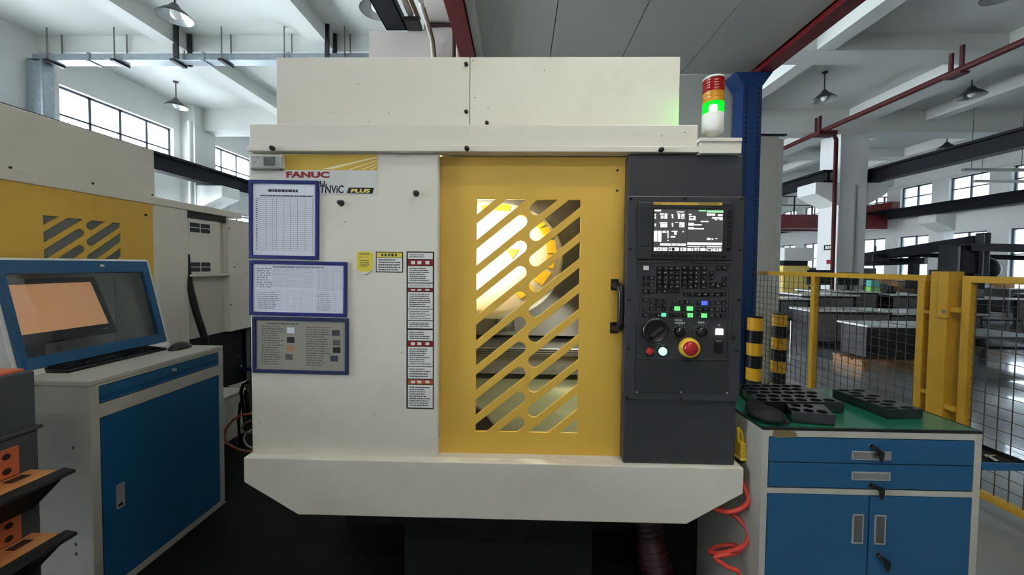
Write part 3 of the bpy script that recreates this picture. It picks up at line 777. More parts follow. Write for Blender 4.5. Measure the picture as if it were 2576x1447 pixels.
for r_ in ((150, 250, 300, 288), (150, 345, 186, 385), (150, 400, 186, 455), (272, 330, 362, 365), (376, 335, 442, 455), (290, 385, 358, 452), (535, 355, 578, 395), (545, 400, 580, 445),
           (652, 290, 822, 312), (668, 338, 735, 366), (680, 372, 735, 455), (760, 345, 832, 455), (150, 565, 186, 628), (262, 535, 440, 560), (285, 565, 440, 652), (540, 550, 576, 598), (543, 605, 578, 640),
           (612, 534, 700, 548), (715, 535, 832, 650), (928, 345, 990, 375), (935, 395, 1085, 488), (1340, 338, 1530, 388), (1590, 355, 1700, 396), (1455, 420, 1700, 455), (1515, 470, 1580, 488), (1625, 455, 1700, 488),
           (1198, 505, 1382, 532), (915, 548, 1050, 612), (1060, 580, 1225, 608), (915, 650, 1050, 698), (1060, 668, 1275, 698), (135, 730, 214, 975), (228, 730, 308, 982), (332, 732, 472, 778), (442, 790, 472, 820), (442, 826, 472, 850), (442, 862, 472, 900), (442, 938, 472, 964),
           (537, 732, 672, 752), (596, 752, 652, 820), (516, 850, 622, 884), (784, 735, 818, 765), (1338, 892, 1408, 942), (1415, 902, 1488, 940), (1530, 902, 1580, 918),
           (275, 1018, 868, 1070), (893, 998, 1688, 1055), (896, 1082, 1200, 1100), (1228, 1086, 1292, 1102), (1332, 1082, 1672, 1108),
           (132, 1108, 196, 1192), (208, 1108, 318, 1188), (332, 1110, 444, 1190), (470, 1110, 708, 1192), (738, 1115, 880, 1192), (895, 1125, 1030, 1192), (1055, 1120, 1168, 1186), (1192, 1125, 1310, 1192), (1328, 1130, 1474, 1196), (1486, 1130, 1672, 1198)):
    px_rect(fg, *zs(*r_))
for r_ in ((1160, 260, 1320, 290), (1338, 268, 1716, 318)): px_rect(gg, *zs(*r_))
for r_ in ((886, 250, 897, 1200), (368, 335, 373, 455), (300, 560, 436, 566), (370, 565, 374, 650), (322, 565, 326, 650), (300, 405, 330, 420), (775, 408, 812, 432), (720, 575, 826, 580), (768, 540, 774, 650), (740, 600, 760, 625), (950, 415, 1040, 440), (950, 455, 1040, 470), (1010, 400, 1016, 488),
           (140, 805, 214, 808), (140, 850, 214, 853), (140, 895, 214, 898), (232, 780, 306, 783), (232, 835, 306, 838), (232, 890, 306, 893), (400, 740, 430, 765), (355, 1020, 358, 1068), (440, 1020, 443, 1068), (530, 1022, 548, 1060), (632, 1030, 652, 1062), (730, 1020, 740, 1068),
           (545, 1115, 605, 1185), (360, 1140, 440, 1152), (230, 1135, 285, 1160), (485, 1130, 530, 1165), (780, 1130, 805, 1170), (985, 1130, 1002, 1172), (1105, 1130, 1130, 1176), (1355, 1150, 1440, 1180), (1535, 1138, 1565, 1176), (1430, 908, 1455, 932), (1600, 1130, 1612, 1196)):
    px_rect(dk, *zs(*r_))
fg.build('screen_text', 'screen_fg', sb); gg.build('screen_status', 'screen_green', sb); dk.build('screen_lines', 'bezel', sb)
ns = Ink(YZ - .0018)
for a in (0, 1.6, 3.2, 4.8, 6.2): px_rect(ns, 1648 + a * 1.9, 512, 1649.6 + a * 1.9, 514.6)
for k in range(12): px_rect(ns, 1756 + k * 4.6, 511.6, 1758.6 + k * 4.6, 514.4)
ns.build('strip_lettering', 'ink', con)
# keys: one bevelled unit key, copied
km = bpy.data.meshes.new('key')
bm = bmesh.new(); bmesh.ops.create_cube(bm, size=1.0)
for v in bm.verts:
    if v.co.y < 0: v.co.x *= .86; v.co.z *= .86
bm.to_mesh(km); bm.free(); km.materials.append(MAT['key'])
kms = {'key': km}
for n_ in ('key_grey', 'key_white', 'led_green', 'led_teal', 'led_blue', 'led_white'):
    c_ = km.copy(); c_.materials.clear(); c_.materials.append(MAT[n_]); kms[n_] = c_
lg = Ink(0)
def key(a, b, c, d, mat='key', Y=YS, h_=.0045, legend=True, name='key'):
    X0, X1, Z0, Z1 = rect(a, b, c, d, Y)
    o = bpy.data.objects.new(name, kms[mat]); COL.objects.link(o); o.parent = con
    o.location = Vector(((X0 + X1) / 2, Y - h_ / 2, (Z0 + Z1) / 2)) - origin(con); o.scale = (X1 - X0, h_, Z1 - Z0)
    if legend:
        w, hh = (X1 - X0), (Z1 - Z0); yy = Y - h_ - .0003
        for _ in range(random.choice((1, 2, 2))):
            u = X0 + w * random.uniform(.22, .55); v = Z0 + hh * random.uniform(.3, .6)
            ww, h2 = w * random.uniform(.12, .26), hh * random.uniform(.10, .22)
            lg.mb.add([(u, yy, v), (u + ww, yy, v), (u + ww, yy, v + h2), (u, yy, v + h2)], [(0, 1, 2, 3)])
    return o
for k in range(9): key(1831 - k * .45, 531.5 + k * 11.45, 1841 - k * .45, 538.5 + k * 11.45, Y=YZ, legend=False, name='soft_key')
for k in range(12): key(1638.5 + k * 16.1, 639.5 + k * .2, 1648.5 + k * 16.1, 646.5 + k * .2, Y=YZ, legend=False, name='soft_key')
# keyboard panel with its raised rim
Xk0, Xk1, Zk0, Zk1 = rect(1603, 658, 1837, 905, YS)
rim = MB(); t_ = .005
for (a, b, c, d) in ((Xk0, Xk1, Zk1 - t_, Zk1), (Xk0, Xk1, Zk0, Zk0 + t_), (Xk0, Xk0 + t_, Zk0, Zk1), (Xk1 - t_, Xk1, Zk0, Zk1)): rim.box(a, b, YS - .006, YS, c, d)
rim.build('panel_rim', 'charcoal', con, .0015)
def ks(a, b, c, d): return (1590 + a / 9.646, 650 + b / 9.646, 1590 + c / 9.646, 650 + d / 9.646)   # from the 9.6x crop
key(*ks(268, 182, 406, 292), mat='key_white')
for (a, b) in ((262, 425), (262, 590), (248, 760)):
    key(*ks(a, b, a + 138, b + 96)); key(*ks(a + 144, b, a + 280, b + 96))
for r_ in range(5):
    for c_ in range(4):
        key(*ks(594 + c_ * 144 - r_ * 2, 190 + r_ * 112, 594 + c_ * 144 + 134 - r_ * 2, 190 + r_ * 112 + 106))
key(*ks(582, 752, 712, 846)); key(*ks(726, 752, 850, 846)); key(*ks(862, 752, 1156, 846), legend=False)
for r_ in range(5):
    for c_ in range(3):
        key(*ks(1200 + c_ * 142 - r_ * 2, 188 + r_ * 112, 1200 + c_ * 142 + 134 - r_ * 2, 188 + r_ * 112 + 106))
    key(*ks(1652, 190 + r_ * 112, 1826, 190 + r_ * 112 + 106))
key(*ks(2016, 185, 2160, 288)); key(*ks(2164, 185, 2310, 288)); key(*ks(1870, 318, 1984, 405)); key(*ks(1870, 412, 1984, 535))
key(*ks(1872, 580, 2010, 715)); key(*ks(2018, 575, 2150, 745)); key(*ks(2164, 440, 2296, 540)); key(*ks(2164, 575, 2296, 700))
for k in range(7): key(*ks(1240 + k * 150, 826, 1382 + k * 150, 930))
for c_ in range(4):
    for r_, yy in enumerate((970, 1092, 1192, 1330)):
        if c_ == 0 and r_ == 1: continue
        key(*ks(252 + c_ * 146 + (20 if c_ else 0), yy, 252 + c_ * 146 + 112 + (20 if c_ else 0), yy + 86), mat='led_teal' if (c_ == 3 and r_ == 3) else ('key_grey' if c_ == 0 else 'key'))
for a, b, m_ in ((955, 1000, 'key_grey'), (1130, 1015, 'key_grey'), (1266, 1015, 'key'), (918, 1168, 'key'), (1010, 1168, 'led_green'), (1186, 1168, 'key'), (1324, 1168, 'led_green'), (900, 1332, 'key'), (1050, 1332, 'key'), (1212, 1332, 'key'), (1322, 1332, 'led_green'),
                 (1568, 1028, 'key'), (1678, 1034, 'led_blue'), (1870, 1028, 'key_grey'), (2000, 1028, 'key_grey'), (2160, 1028, 'key'), (1576, 1190, 'key'), (1708, 1190, 'key'), (1856, 1190, 'key_grey'), (1990, 1190, 'key_grey'), (2160, 1190, 'key'), (1568, 1340, 'key'), (1664, 1340, 'led_green'), (1850, 1340, 'key_grey'), (2000, 1340, 'key_grey'), (2140, 1340, 'key')):
    w_ = 150 if m_.startswith('led') else (100 if a in (1568, 1576, 918) else 126)
    key(*ks(a, b, a + w_, b + 102), mat=m_)
lg.build('key_legends', 'legend', con, kind='stuff')
def disc(px, py, r, y0, h_, mat, name, prof=None, n=28, parent=None):
    p = ony(px, py, y0); M = Matrix.Translation(p) @ FRONT
    pr = prof or [(.0005, h_), (r * .93, h_), (r, h_ * .85), (r, 0)]
    return MB().lathe(pr, M, n).build(name, mat, parent or con)
K = 1.3515e-3                                         # metres per pixel on the panel
hw_ = disc(1647, 832, 31 * K, YS, .010, 'black', 'handwheel', [(.0005, .012), (25 * K, .012), (27 * K, .016), (31 * K, .013), (31 * K, 0)], 40)
p = ony(1652, 836, YS - .013)
MB().box(-.006, .006, -.004, .004, -.024, .024).xf(Matrix.Translation(p) @ Matrix.Rotation(math.radians(50), 4, 'Y')).build('wheel_grip', 'key_grey', hw_, .002)
ring = MB().lathe([(30.6 * K, .0128), (31.4 * K, .0128), (31.4 * K, .0118)], Matrix.Translation(ony(1647, 832, YS)) @ FRONT, 40).build('wheel_ring', 'steel', hw_)
for px, py in ((1709, 834), (1763, 834)):
    kn = disc(px, py, 13.5 * K, YS, .018, 'black', 'rotary_knob', [(.0005, .018), (10.5 * K, .018), (12 * K, .015), (12.6 * K, .004), (13.6 * K, .003), (13.6 * K, 0)])
    ti = MB()
    for a in range(-130, 131, 26):
        w = math.radians(90 - a); c = ony(px, py, YS - .0006)
        ti.add([(c.x + rr * math.cos(w + dw), c.y, c.z + rr * math.sin(w + dw)) for rr, dw in ((.0195, -.06), (.0225, -.06), (.0225, .06), (.0195, .06))], [(0, 1, 2, 3)])
    ti.build('dial_marks', 'legend', kn)
    ti2 = Ink(YS - .0185); c = ony(px, py, YS - .0185); ti2.r(c.x - .001, c.x + .001, c.z, c.z + .011); ti2.build('pointer', 'legend', kn)
lb = Ink(YS - .0005)
for (a, b, c, d, n_) in ((1697, 810, 1724, 815, 7), (1756, 809, 1773, 814, 4), (1806, 816, 1813, 820, 2), (1697, 804, 1724, 807, 1)):
    X0, X1, Z0, Z1 = rect(a, b, c, d, lb.Y); st = (X1 - X0) / n_
    for i in range(n_): lb.r(X0 + i * st, X0 + i * st + st * .7, Z0, Z1)
for a, b in ((1663, 867), (1668, 869), (1671, 866), (1666, 872)): px_rect(lb, a - 1.2, b - 1, a + 1.6, b + 1)
lb.build('panel_lettering', 'legend', con)
key(1800, 827, 1818, 842.5, mat='led_white', legend=False, h_=.007, name='lit_button')
b1 = disc(1634, 884, 12 * K, YS, .006, 'black', 'red_button', [(.0005, .006), (12 * K, .006), (12.5 * K, .004), (12.5 * K, 0)])
disc(1634, 884, 9 * K, YS - .006, .005, 'btn_red', 'button_cap', parent=b1)
b2 = disc(1667, 884, 12.5 * K, YS, .005, 'black', 'green_button')
disc(1667, 884, 10 * K, YS - .005, .005, 'btn_green', 'button_cap', parent=b2)
es_ = disc(1732, 874, 24.5 * K, YS, .022, 'estop_yellow', 'emergency_stop', [(.0005, .022), (19 * K, .022), (23 * K, .018), (24.5 * K, .006), (24.5 * K, 0)], 36)
disc(1732, 874.5, 17 * K, YS - .022, .026, 'estop_red', 'mushroom_cap', [(.0005, .027), (11 * K, .0265), (15.5 * K, .023), (17.3 * K, .017), (16.5 * K, .010), (10 * K, .008), (10 * K, 0)], 32, es_)
usb = cbox('socket_cover', 'black', 1800, 859, 1820, 887, YS - .006, YS, .002)
cbox('socket_latch', 'steel_dull', 1802, 857, 1816, 861, YS - .008, YS - .005, .001)
cbox('lower_plate', 'charcoal_dark', 1598, 907, 1831, 991, YS - .003, YS, .0015)
for p in ((1587, 499), (1723, 499), (1865, 500), (1585, 626), (1862, 628), (1583, 753), (1858, 755), (1581, 877), (1853, 883), (1578, 1000), (1712, 1003), (1846, 848)): bolt(*p, YS, con, .0045, 'black', .005)
for p in ((1602, 987), (1713, 987), (1829, 989)): bolt(*p, YS - .003, con, .003, 'steel', .003)

# ---------------------------------------------------------------- stickers on the left panel
YP = D - .0012
def sbox(name, mat, a, b, c, d, y=YP, parent=None, bv=0):
    X0, X1, Z0, Z1 = rect(a, b, c, d, y); return bx(name, mat, parent or fpn, X0, X1, y, D, Z0, Z1, bv)
def ilines(ink, a, b, c, d, n, **k):
    X0, X1, Z0, Z1 = rect(a, b, c, d, ink.Y); ink.lines(X0, X1, Z0, Z1, n, **k)
brand = sbox('brand_plate', 'decal_grey', 712, 387, 949, 490)
gold = sbox('gold_band', 'decal_gold', 712, 388, 949, 428, YP - .0003, brand)
il = Ink(YP - .0007)
def zb_(x, y): p = ony(700 + x / 9.908, 380 + y / 9.908, il.Y); return (p.x, p.z)
for poly in ([(1060, 455), (2468, 138), (2468, 165), (1330, 455)], [(1730, 465), (2468, 222), (2468, 240), (1790, 470)], [(2080, 465), (2470, 292), (2470, 308), (2120, 470)], [(2270, 470), (2470, 362), (2470, 376), (2320, 470)]):
    il.p([zb_(*p) for p in poly[::-1]])
il.build('band_rays', 'decal_line', brand)
YT = YP - .0006
def tbox(name, s, mat, a, b, c, d, **k):
    X0, X1, Z0, Z1 = rect(a, b, c, d, YT); return text(name, s, mat, brand, X0, X1, Z0, Z1, YT, **k)
tbox('brand_lettering', 'FANUC', 'fanuc_red', 720, 431.5, 829, 447.5, bold=.05)
tbox('model_lettering', 'LL', 'ink_dark', 805, 455, 823, 464.5, bold=.03)
tbox('model_lettering', 'TNViC', 'ink_dark', 805, 466, 865, 486.5, bold=.022, shear=.1)
bk = Ink(YT); bk.p([(ony(x, y, YT).x, ony(x, y, YT).z) for x, y in ((872, 486.5), (937, 487.5), (941, 472.5), (877, 472))]); bk.build('plus_plate', 'ink_dark', brand)
X0, X1, Z0, Z1 = rect(882, 475, 931, 485, YT - .0004); text('plus_lettering', 'PLUS', 'plus_yellow', brand, X0, X1, Z0, Z1, YT - .0004, bold=.04, shear=.15)
# warning label strip
ws = sbox('warning_strip', 'ink_dark', 1022.5, 633, 1091, 1029)
ik = Ink(YP - .0012); iw = Ink(YP - .0012)
for (y0, y1, mt, n_) in ((636, 652, 'label_white', 2), (653.5, 668.5, 'label_red', 1), (670, 711, 'label_white', 7), (713.5, 724, 'label_white', 2), (726, 733, 'label_red', 1), (735, 777, 'label_white', 7), (779, 806, 'label_white', 5), (808, 826.5, 'label_white', 3), (831, 857, 'label_white', 4),
                         (858.5, 871.5, 'label_red', 1), (873, 921.5, 'label_white', 8), (923, 953, 'label_white', 4), (955.5, 967, 'label_orange', 1), (969, 1026, 'label_white', 9)):
    sbox('label', mt, 1026, y0, 1088.5, y1, YP - .0008, ws)
    if mt == 'label_white': ilines(ik, 1030, y0 + 3, 1085, y1 - 3, n_, dash=.006, fill=.42, ragged=.35)
    else:
        hh = (y1 - y0) * .28
        for a, b in ((1034, 1044), (1050, 1060), (1070, 1080)): px_rect(iw, a, (y0 + y1) / 2 - hh, b, (y0 + y1) / 2 + hh)
ik.build('label_print', 'ink', ws); iw.build('label_marks', 'label_white', ws)
s2 = sbox('notice_label', 'ink_dark', 945.5, 633.5, 1013.5, 685.5)
sbox('label', 'label_yellow', 947.5, 635.5, 1011.5, 647.5, YP - .0008, s2); sbox('label', 'label_white', 947.5, 648.5, 1011.5, 683.5, YP - .0008, s2)
ik = Ink(YP - .0012)
for k in range(5): px_rect(ik, 959 + k * 8.6, 638.5, 964 + k * 8.6, 645)
ilines(ik, 952, 651, 1009, 682, 5, dash=.006); ik.build('label_print', 'ink', s2)
pts = [(902, 633), (931, 633), (938, 640), (937, 678), (929, 685), (906, 684), (898, 677), (898, 636)]
hx_ = MB().prism([(ony(x, y, YP).x, ony(x, y, YP).z) for x, y in pts], 1, YP - .0004, D).build('inspection_sticker', 'label_yellow', fpn)
MB().prism([(ony(x, y, YP).x, ony(x, y, YP).z) for x, y in ((898, 677), (906, 684), (929, 684), (936, 679), (928, 688), (916, 691), (903, 685))], 1, YP - .004, YP - .0006).build('curled_edge', 'label_white', hx_)
ik = Ink(YP - .0008); ilines(ik, 903, 636, 932, 642, 2, dash=.005); ilines(ik, 902, 646, 934, 648, 1, dash=.008); ilines(ik, 906, 653, 931, 672, 4, dash=.005); ik.build('label_print', 'ink', hx_)
# rubber door stops
for p in ((859, 511), (1047, 487)):
    c = ony(*p, D); M = Matrix.Translation(c) @ FRONT
    MB().lathe([(.0005, .022), (.006, .022), (.0075, .018), (.009, .003), (.011, 0)], M, 16).build('rubber_stop', 'bezel', fpn)
# small gauge case in the corner
gz = sbox('gauge_case', 'label_white', 629, 389, 710, 423, D - .018, fpn, .003)
sbox('gauge_cover', 'clear_plastic', 631, 391, 708, 421, D - .022, gz, .003)
X0, X1, Z0, Z1 = rect(663, 395, 690, 415, D - .0235); bx('gauge_display', 'photo_grey', gz, X0, X1, D - .0235, D - .0215, Z0, Z1)
X0, X1, Z0, Z1 = rect(630, 423, 704, 426, D - .016); bx('gauge_hinge', 'bench_grey', gz, X0, X1, D - .016, D, Z0, Z1)
ik = Ink(D - .0228); ilines(ik, 635, 393, 655, 399, 2, dash=.005); ilines(ik, 636, 405, 648, 411, 2, dash=.005); ik.build('gauge_print', 'ink_light', gz)
# yellow edge bolts along the right rim of the panel
for y in (945, 966, 985, 1078, 1096):
    c = ony(1102, y, D + .01); MB().cyl((XP1 - .001, D + .015, c.z), (XP1 + .004, D + .015, c.z), .004, 8).build('edge_bolt', 'steel', fpn)

# ---------------------------------------------------------------- notice boards on the left panel (held by magnets: things of their own)
def board(label, a, b, c, d, ang, frame_m, paper_m, name='notice_board'):
    X0, X1, Z0, Z1 = rect(a, b, c, d, D - .008); w, h_ = X1 - X0, Z1 - Z0
    t = thing(name, label, 'notice board', ((X0 + X1) / 2, D - .0005, (Z0 + Z1) / 2), rot=(0, ang, 0), group='notice boards on the machine', local=True)
    fr = MB(); q = .0125
    for (x0, x1, z0, z1) in ((-w / 2, w / 2, h_ / 2 - q, h_ / 2), (-w / 2, w / 2, -h_ / 2, -h_ / 2 + q), (-w / 2, -w / 2 + q, -h_ / 2 + q, h_ / 2 - q), (w / 2 - q, w / 2, -h_ / 2 + q, h_ / 2 - q)): fr.box(x0, x1, -.008, 0, z0, z1)
    fr.build('frame', frame_m, t, .0015)
    MB().box(-w / 2 + .005, w / 2 - .005, -.003, -.0005, -h_ / 2 + .005, h_ / 2 - .005).build('sleeve', 'paper_old' if paper_m == 'paper_old' else 'paper', t)
    pp = MB().box(-w / 2 + .018, w / 2 - .018, -.004, -.003, -h_ / 2 + .018, h_ / 2 - .018).build('sheet', paper_m, t)
    return t, pp, w, h_
t, pp, w, h_ = board('upright blue framed notice board with a ruled table, topmost of the three', 625, 453, 801, 652, .010, 'frame_blue', 'paper')
ik = Ink(-.0044); x0, x1, z0, z1 = -w / 2 + .034, w / 2 - .022, -h_ / 2 + .03, h_ / 2 - .06
ik.grid(x0, x1, z0, z1, [0, .135, .26, .33, .46, .59, .72, .86, 1], 26, .0006); ik.build('ruled_table', 'ink', pp)
ik = Ink(-.0046); ik.lines(-.055, .05, h_ / 2 - .042, h_ / 2 - .030, 1, fill=.75, dash=.010, ragged=0); ik.lines(x0 + .005, x1, z1 + .002, z1 + .010, 1, fill=.6, dash=.006, ragged=0)
ik.lines(-w / 2 + .024, -w / 2 + .031, z0, z1, 26, fill=.4, dash=.005); ik.build('print', 'ink', pp)
t, pp, w, h_ = board('wide blue framed notice board with charts, the middle one of the three', 626, 657, 872, 796, .010, 'frame_blue', 'paper')
ik = Ink(-.0044)
ik.grid(-.02 - .07, .055, .005, .072, 22, 14, .0004); ik.grid(.065, w / 2 - .022, -.005, .07, 16, 11, .0005); ik.grid(-w / 2 + .025, .05, -.075, -.008, [0, .3, .42, .55, .68, .8, 1], 9, .0005); ik.grid(.062, w / 2 - .022, -.078, -.012, [0, .75, 1], 10, .0005)
ik.build('ruled_table', 'ink_light', pp)
ik = Ink(-.0046); ik.lines(-w / 2 + .025, -.09, .0, .072, 9, fill=.4, dash=.016); ik.lines(-.09, w / 2 - .03, .070, .080, 1, fill=.5, dash=.008); ik.lines(-w / 2 + .03, -.06, -.074, -.012, 9, fill=.3, dash=.014); ik.lines(.066, .12, -.076, -.014, 9, fill=.3, dash=.01); ik.build('print', 'ink_light', pp)
t, pp, w, h_ = board('dark blue framed notice board with a yellowed photo sheet, lowest of the three', 634, 799, 876, 941, .009, 'frame_navy', 'paper_old')
ik = Ink(-.0046)
for cx_ in (-w / 2 + .03, .02): ik.lines(cx_, cx_ + .085, -h_ / 2 + .028, h_ / 2 - .03, 17, fill=.35, dash=.012)
ik.lines(-w / 2 + .05, .02, h_ / 2 - .028, h_ / 2 - .02, 1, fill=.6, dash=.012); ik.build('print', 'photo_grey', pp)
ik = Ink(-.0045)
for z in (.043, .016, -.011, -.036): ik.r(-w / 2 + .025, w / 2 - .02, z - .0004, z + .0004)
ik.build('ruled_table', 'ink_light', pp)
for (x, z, s_) in ((-.048, .052, 'paper'), (-.048, .018, 'ink_dark'), (-.05, -.012, 'cardboard'), (-.054, -.042, 'photo_grey'), (.112, .046, 'ink'), (.115, .012, 'photo_grey'), (.115, -.014, 'ink_dark'), (.106, -.044, 'ink')):
    MB().box(x, x + .026, -.0048, -.0042, z - .009, z + .011).build('photo', s_, pp)

# air gun hung at the right side of the machine
gx = ony(1861, 1110, 1.30).x; gz0 = ony(1861, 1153, 1.30).z; gz1 = ony(1861, 1073, 1.30).z
gn = thing('air_gun', 'yellow air blow gun hung at the right side of the machine', 'air gun', (gx, 1.30, gz0))
bx('grip', 'gun_yellow', gn, gx - .008, gx + .012, 1.28, 1.315, gz0 + .008, gz0 + .062, .004)
MB().tube([(gx - .008, 1.3, gz1 - .008), (gx - .004, 1.3, gz0 + .062)], .005, 8).tube([(gx - .006, 1.3, gz1 - .006), (gx + .004, 1.3, gz1 - .02), (gx + .010, 1.3, gz0 + .06)], .005, 8).build('trigger_guard', 'gun_yellow', gn)
bx('collar', 'label_yellow', gn, gx - .009, gx + .013, 1.278, 1.317, gz0, gz0 + .01, .003)
MB().cyl((gx + .002, 1.298, gz0 - .012), (gx + .002, 1.298, gz0), .009, 12, .011).build('hose_tail', 'black', gn)
# coiled air hose under the right end of the apron
def smooth_path(P, k=6):
    P = [Vector(q) for q in P]; out = []
    for i in range(len(P) - 1):
        a, b, c, d = P[max(i - 1, 0)], P[i], P[i + 1], P[min(i + 2, len(P) - 1)]
        for j in range(k):
            t = j / k; out.append(.5 * ((2 * b) + (c - a) * t + (2 * a - 5 * b + 4 * c - d) * t * t + (3 * b - a - 3 * c + d) * t ** 3))
    return out + [P[-1]]
hq = [(1862, 1205, 1.29), (1876, 1235, 1.27), (1882, 1262, 1.258), (1862, 1281, 1.255), (1830, 1288, 1.262), (1800, 1282, 1.285), (1792, 1274, 1.31), (1812, 1280, 1.325), (1842, 1295, 1.31), (1870, 1318, 1.285), (1883, 1345, 1.262), (1874, 1371, 1.255), (1842, 1386, 1.262), (1806, 1393, 1.28), (1786, 1389, 1.31), (1800, 1377, 1.33), (1840, 1371, 1.33), (1866, 1378, 1.30), (1846, 1392, 1.265), (1812, 1398, 1.26), (1800, 1405, 1.26), (1832, 1428, 1.25), (1864, 1452, 1.24)]
pts = smooth_path([ony(*q) for q in hq] + [(.76, 1.2, .22), (.765, 1.12, .06), (.74, 1.02, .02), (.62, .98, .018), (.45, 1.02, .018)])
tag(MB().tube(pts, .0075, 10).build('coil_hose', 'hose_red'), 'bright red coiled air hose hanging under the right end of the machine', 'hose')
# corrugated suction hose under the machine
hp = [(.52, 1.62, .55), (.53, 1.58, .42), (.55, 1.52, .28), (.57, 1.42, .14), (.60, 1.25, .075), (.63, 1.05, .075)]
dense = []
for i in range(len(hp) - 1):
    for k in range(8):
        f_ = k / 8; dense.append(Vector(hp[i]).lerp(Vector(hp[i + 1]), f_))
mbh = MB().tube(dense, .056, 16)
for i in range(0, len(dense) - 1):
    a_ = dense[i]; b_ = dense[i] + (dense[min(i + 1, len(dense) - 1)] - dense[i]).normalized() * .009
    mbh.tube([a_, b_], .063, 16)
tag(mbh.build('corrugated_hose', 'hose_dark_red'), 'dark red corrugated suction hose on the floor under the machine', 'hose')

sp = Ink(1.3592); sp2 = Ink(1.2612); sp3 = Ink(D - .0006)
for x, y in ((902, 211), (832, 282), (978, 285), (930, 306), (1370, 177), (1194, 245), (1228, 271), (1190, 152)): px_rect(sp, x - 1.6, y - .9, x + 1.4, y + .9)
for x, y in ((1664, 342), (1723, 333)): px_rect(sp2, x - 1.5, y - 1.2, x + 1.5, y + 1.2)
for x, y in ((868, 559), (942, 1043), (1010, 887), (652, 1063)): px_rect(sp3, x - 1.8, y - 1.5, x + 1.8, y + 1.5)
sp.build('paint_chips', 'ink', mc); sp2.build('paint_chips', 'ink', mc); sp3.build('paint_chips', 'cardboard', fpn)
# ------------------------------------------------------------------ second machine on the left, facing right
XM_ = -2.43
SIDE = Matrix(((0, 0, 1, 0), (1, 0, 0, 0), (0, 1, 0, 0), (0, 0, 0, 1)))     # (u, v, w) -> (w, u, v)
lm = thing('machining_center', 'cream and yellow machining centre at the left behind the computer cabinet', 'machine', (-2.9, 2.0, 0))
OY = 1.9915
me = sheet('door', [(-.75, .72), (.4085, .72), (.4085, 1.80), (-.75, 1.80)], slots(wl, wr, wb, wt), .006, .0012)
xform_mesh(me, Matrix.Translation((XM_ - .003, OY, 0)) @ SIDE, origin(lm))
ld = link('door', me, 'yellow', lm)
bx('window_pane', 'frosted', ld, XM_ - .012, XM_ - .008, OY + wl - .02, OY + wr + .02, wb - .02, wt + .02)
bx('inner_wall', 'frosted', lm, -2.47, -2.46, 1.0, 2.39, .8, 1.79)
bx('hood', 'cream', lm, -3.6, XM_, .6, 2.42, 1.85, 2.157, .005)
bx('cover_beam', 'cream', lm, -3.6, XM_ + .012, .6, 3.17, 1.80, 1.85, .004)
bx('corner_panel', 'cream', lm, XM_ - .03, XM_ + .006, 2.40, 2.653, .60, 1.80, .006)
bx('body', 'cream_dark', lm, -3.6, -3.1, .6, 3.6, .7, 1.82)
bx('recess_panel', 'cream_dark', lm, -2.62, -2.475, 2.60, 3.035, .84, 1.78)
bx('end_cabinet', 'cream', lm, -3.1, XM_ + .004, 3.035, 3.75, .84, 1.785, .005)
hu = bx('heat_exchanger', 'cream', lm, -2.48, XM_ - .004, 2.66, 2.955, 1.33, 1.745, .004)
bx('unit_shelf', 'cream', lm, -2.48, XM_ + .02, 2.655, 3.03, 1.315, 1.33)
for (a, b) in ((1.645, 1.72), (1.35, 1.42)):
    vf = bx('vent_frame', 'label_white', hu, XM_ - .006, XM_ + .001, 2.665, 2.86, a - .008, b + .008)
    for i in range(2):
        for j in range(2):
            y0 = 2.675 + i * .092; z0 = a + j * .038
            bx('louvre', 'bezel', hu, XM_ - .004, XM_ + .0025, y0, y0 + .082, z0, z0 + .032)
bx('cable_gap', 'black', lm, -2.62, -2.45, 2.655, 3.035, 1.75, 1.80)
MB().box(-3.5, -2.55, 1.2, 3.6, 0.0, .85).build('base', 'black_matt', lm)
pts = [onx(468, 640, -2.45), onx(472, 690, -2.44), onx(479, 730, -2.42), onx(495, 790, -2.40), onx(513, 845, -2.38), onx(528, 900, -2.36)]
MB().tube(pts, .022, 10).build('drain_pipe', 'black_matt', lm)
for p in ((366, 541),): 
    c = onx(*p, XM_); MB().cyl((XM_, c.y, c.z), (XM_ + .004, c.y, c.z), .008, 10).build('bolt', 'black', ld)
for p in ((25, 419), (233, 462), (383, 493)):
    c = onx(*p, XM_ + .0); MB().cyl((XM_ + .0, c.y, 1.862), (XM_ + .004, c.y, 1.862), .006, 8).build('bolt', 'black', lm)
for p in ((590, 672), (577, 575), (580, 767)):
    c = onx(*p, XM_ + .004); MB().cyl((XM_ + .003, c.y, c.z), (XM_ + .007, c.y, c.z), .006, 8).build('bolt', 'dark_steel', lm)

# ------------------------------------------------------------------ computer cabinet
XC_ = -1.724; YC0, YC1 = 1.434, 2.100; ZC = .938
pcb = thing('computer_cabinet', 'grey computer cabinet with blue door, slanted blue framed screen housing on top', 'cabinet', (-2.0, 1.78, 0))
MB().box(-2.36, XC_ - .004, YC0, YC1, 0.0, ZC - .02).build('body', 'cab_grey', pcb, .003)
MB().box(-2.36, XC_, YC0 - .003, YC1 + .003, ZC - .022, ZC).build('worktop', 'cab_grey', pcb, .004)
ya_, yb_ = YC0 + .032, YC1 - .030
MB().box(XC_ - .006, XC_, YC0, ya_, 0, ZC - .0225).box(XC_ - .006, XC_, yb_, YC1, 0, ZC - .0225).box(XC_ - .006, XC_, ya_ + 1e-4, yb_ - 1e-4, ZC - .03, ZC - .0225).box(XC_ - .006, XC_, ya_ + 1e-4, yb_ - 1e-4, .775, .832).box(XC_ - .006, XC_, ya_ + 1e-4, yb_ - 1e-4, 0, .034).build('front_frame', 'cab_grey', pcb)
MB().box(XC_ - .0055, XC_ - .0035, YC0 + .0325, YC1 - .0305, .035, .907).build('seam', 'black', pcb)
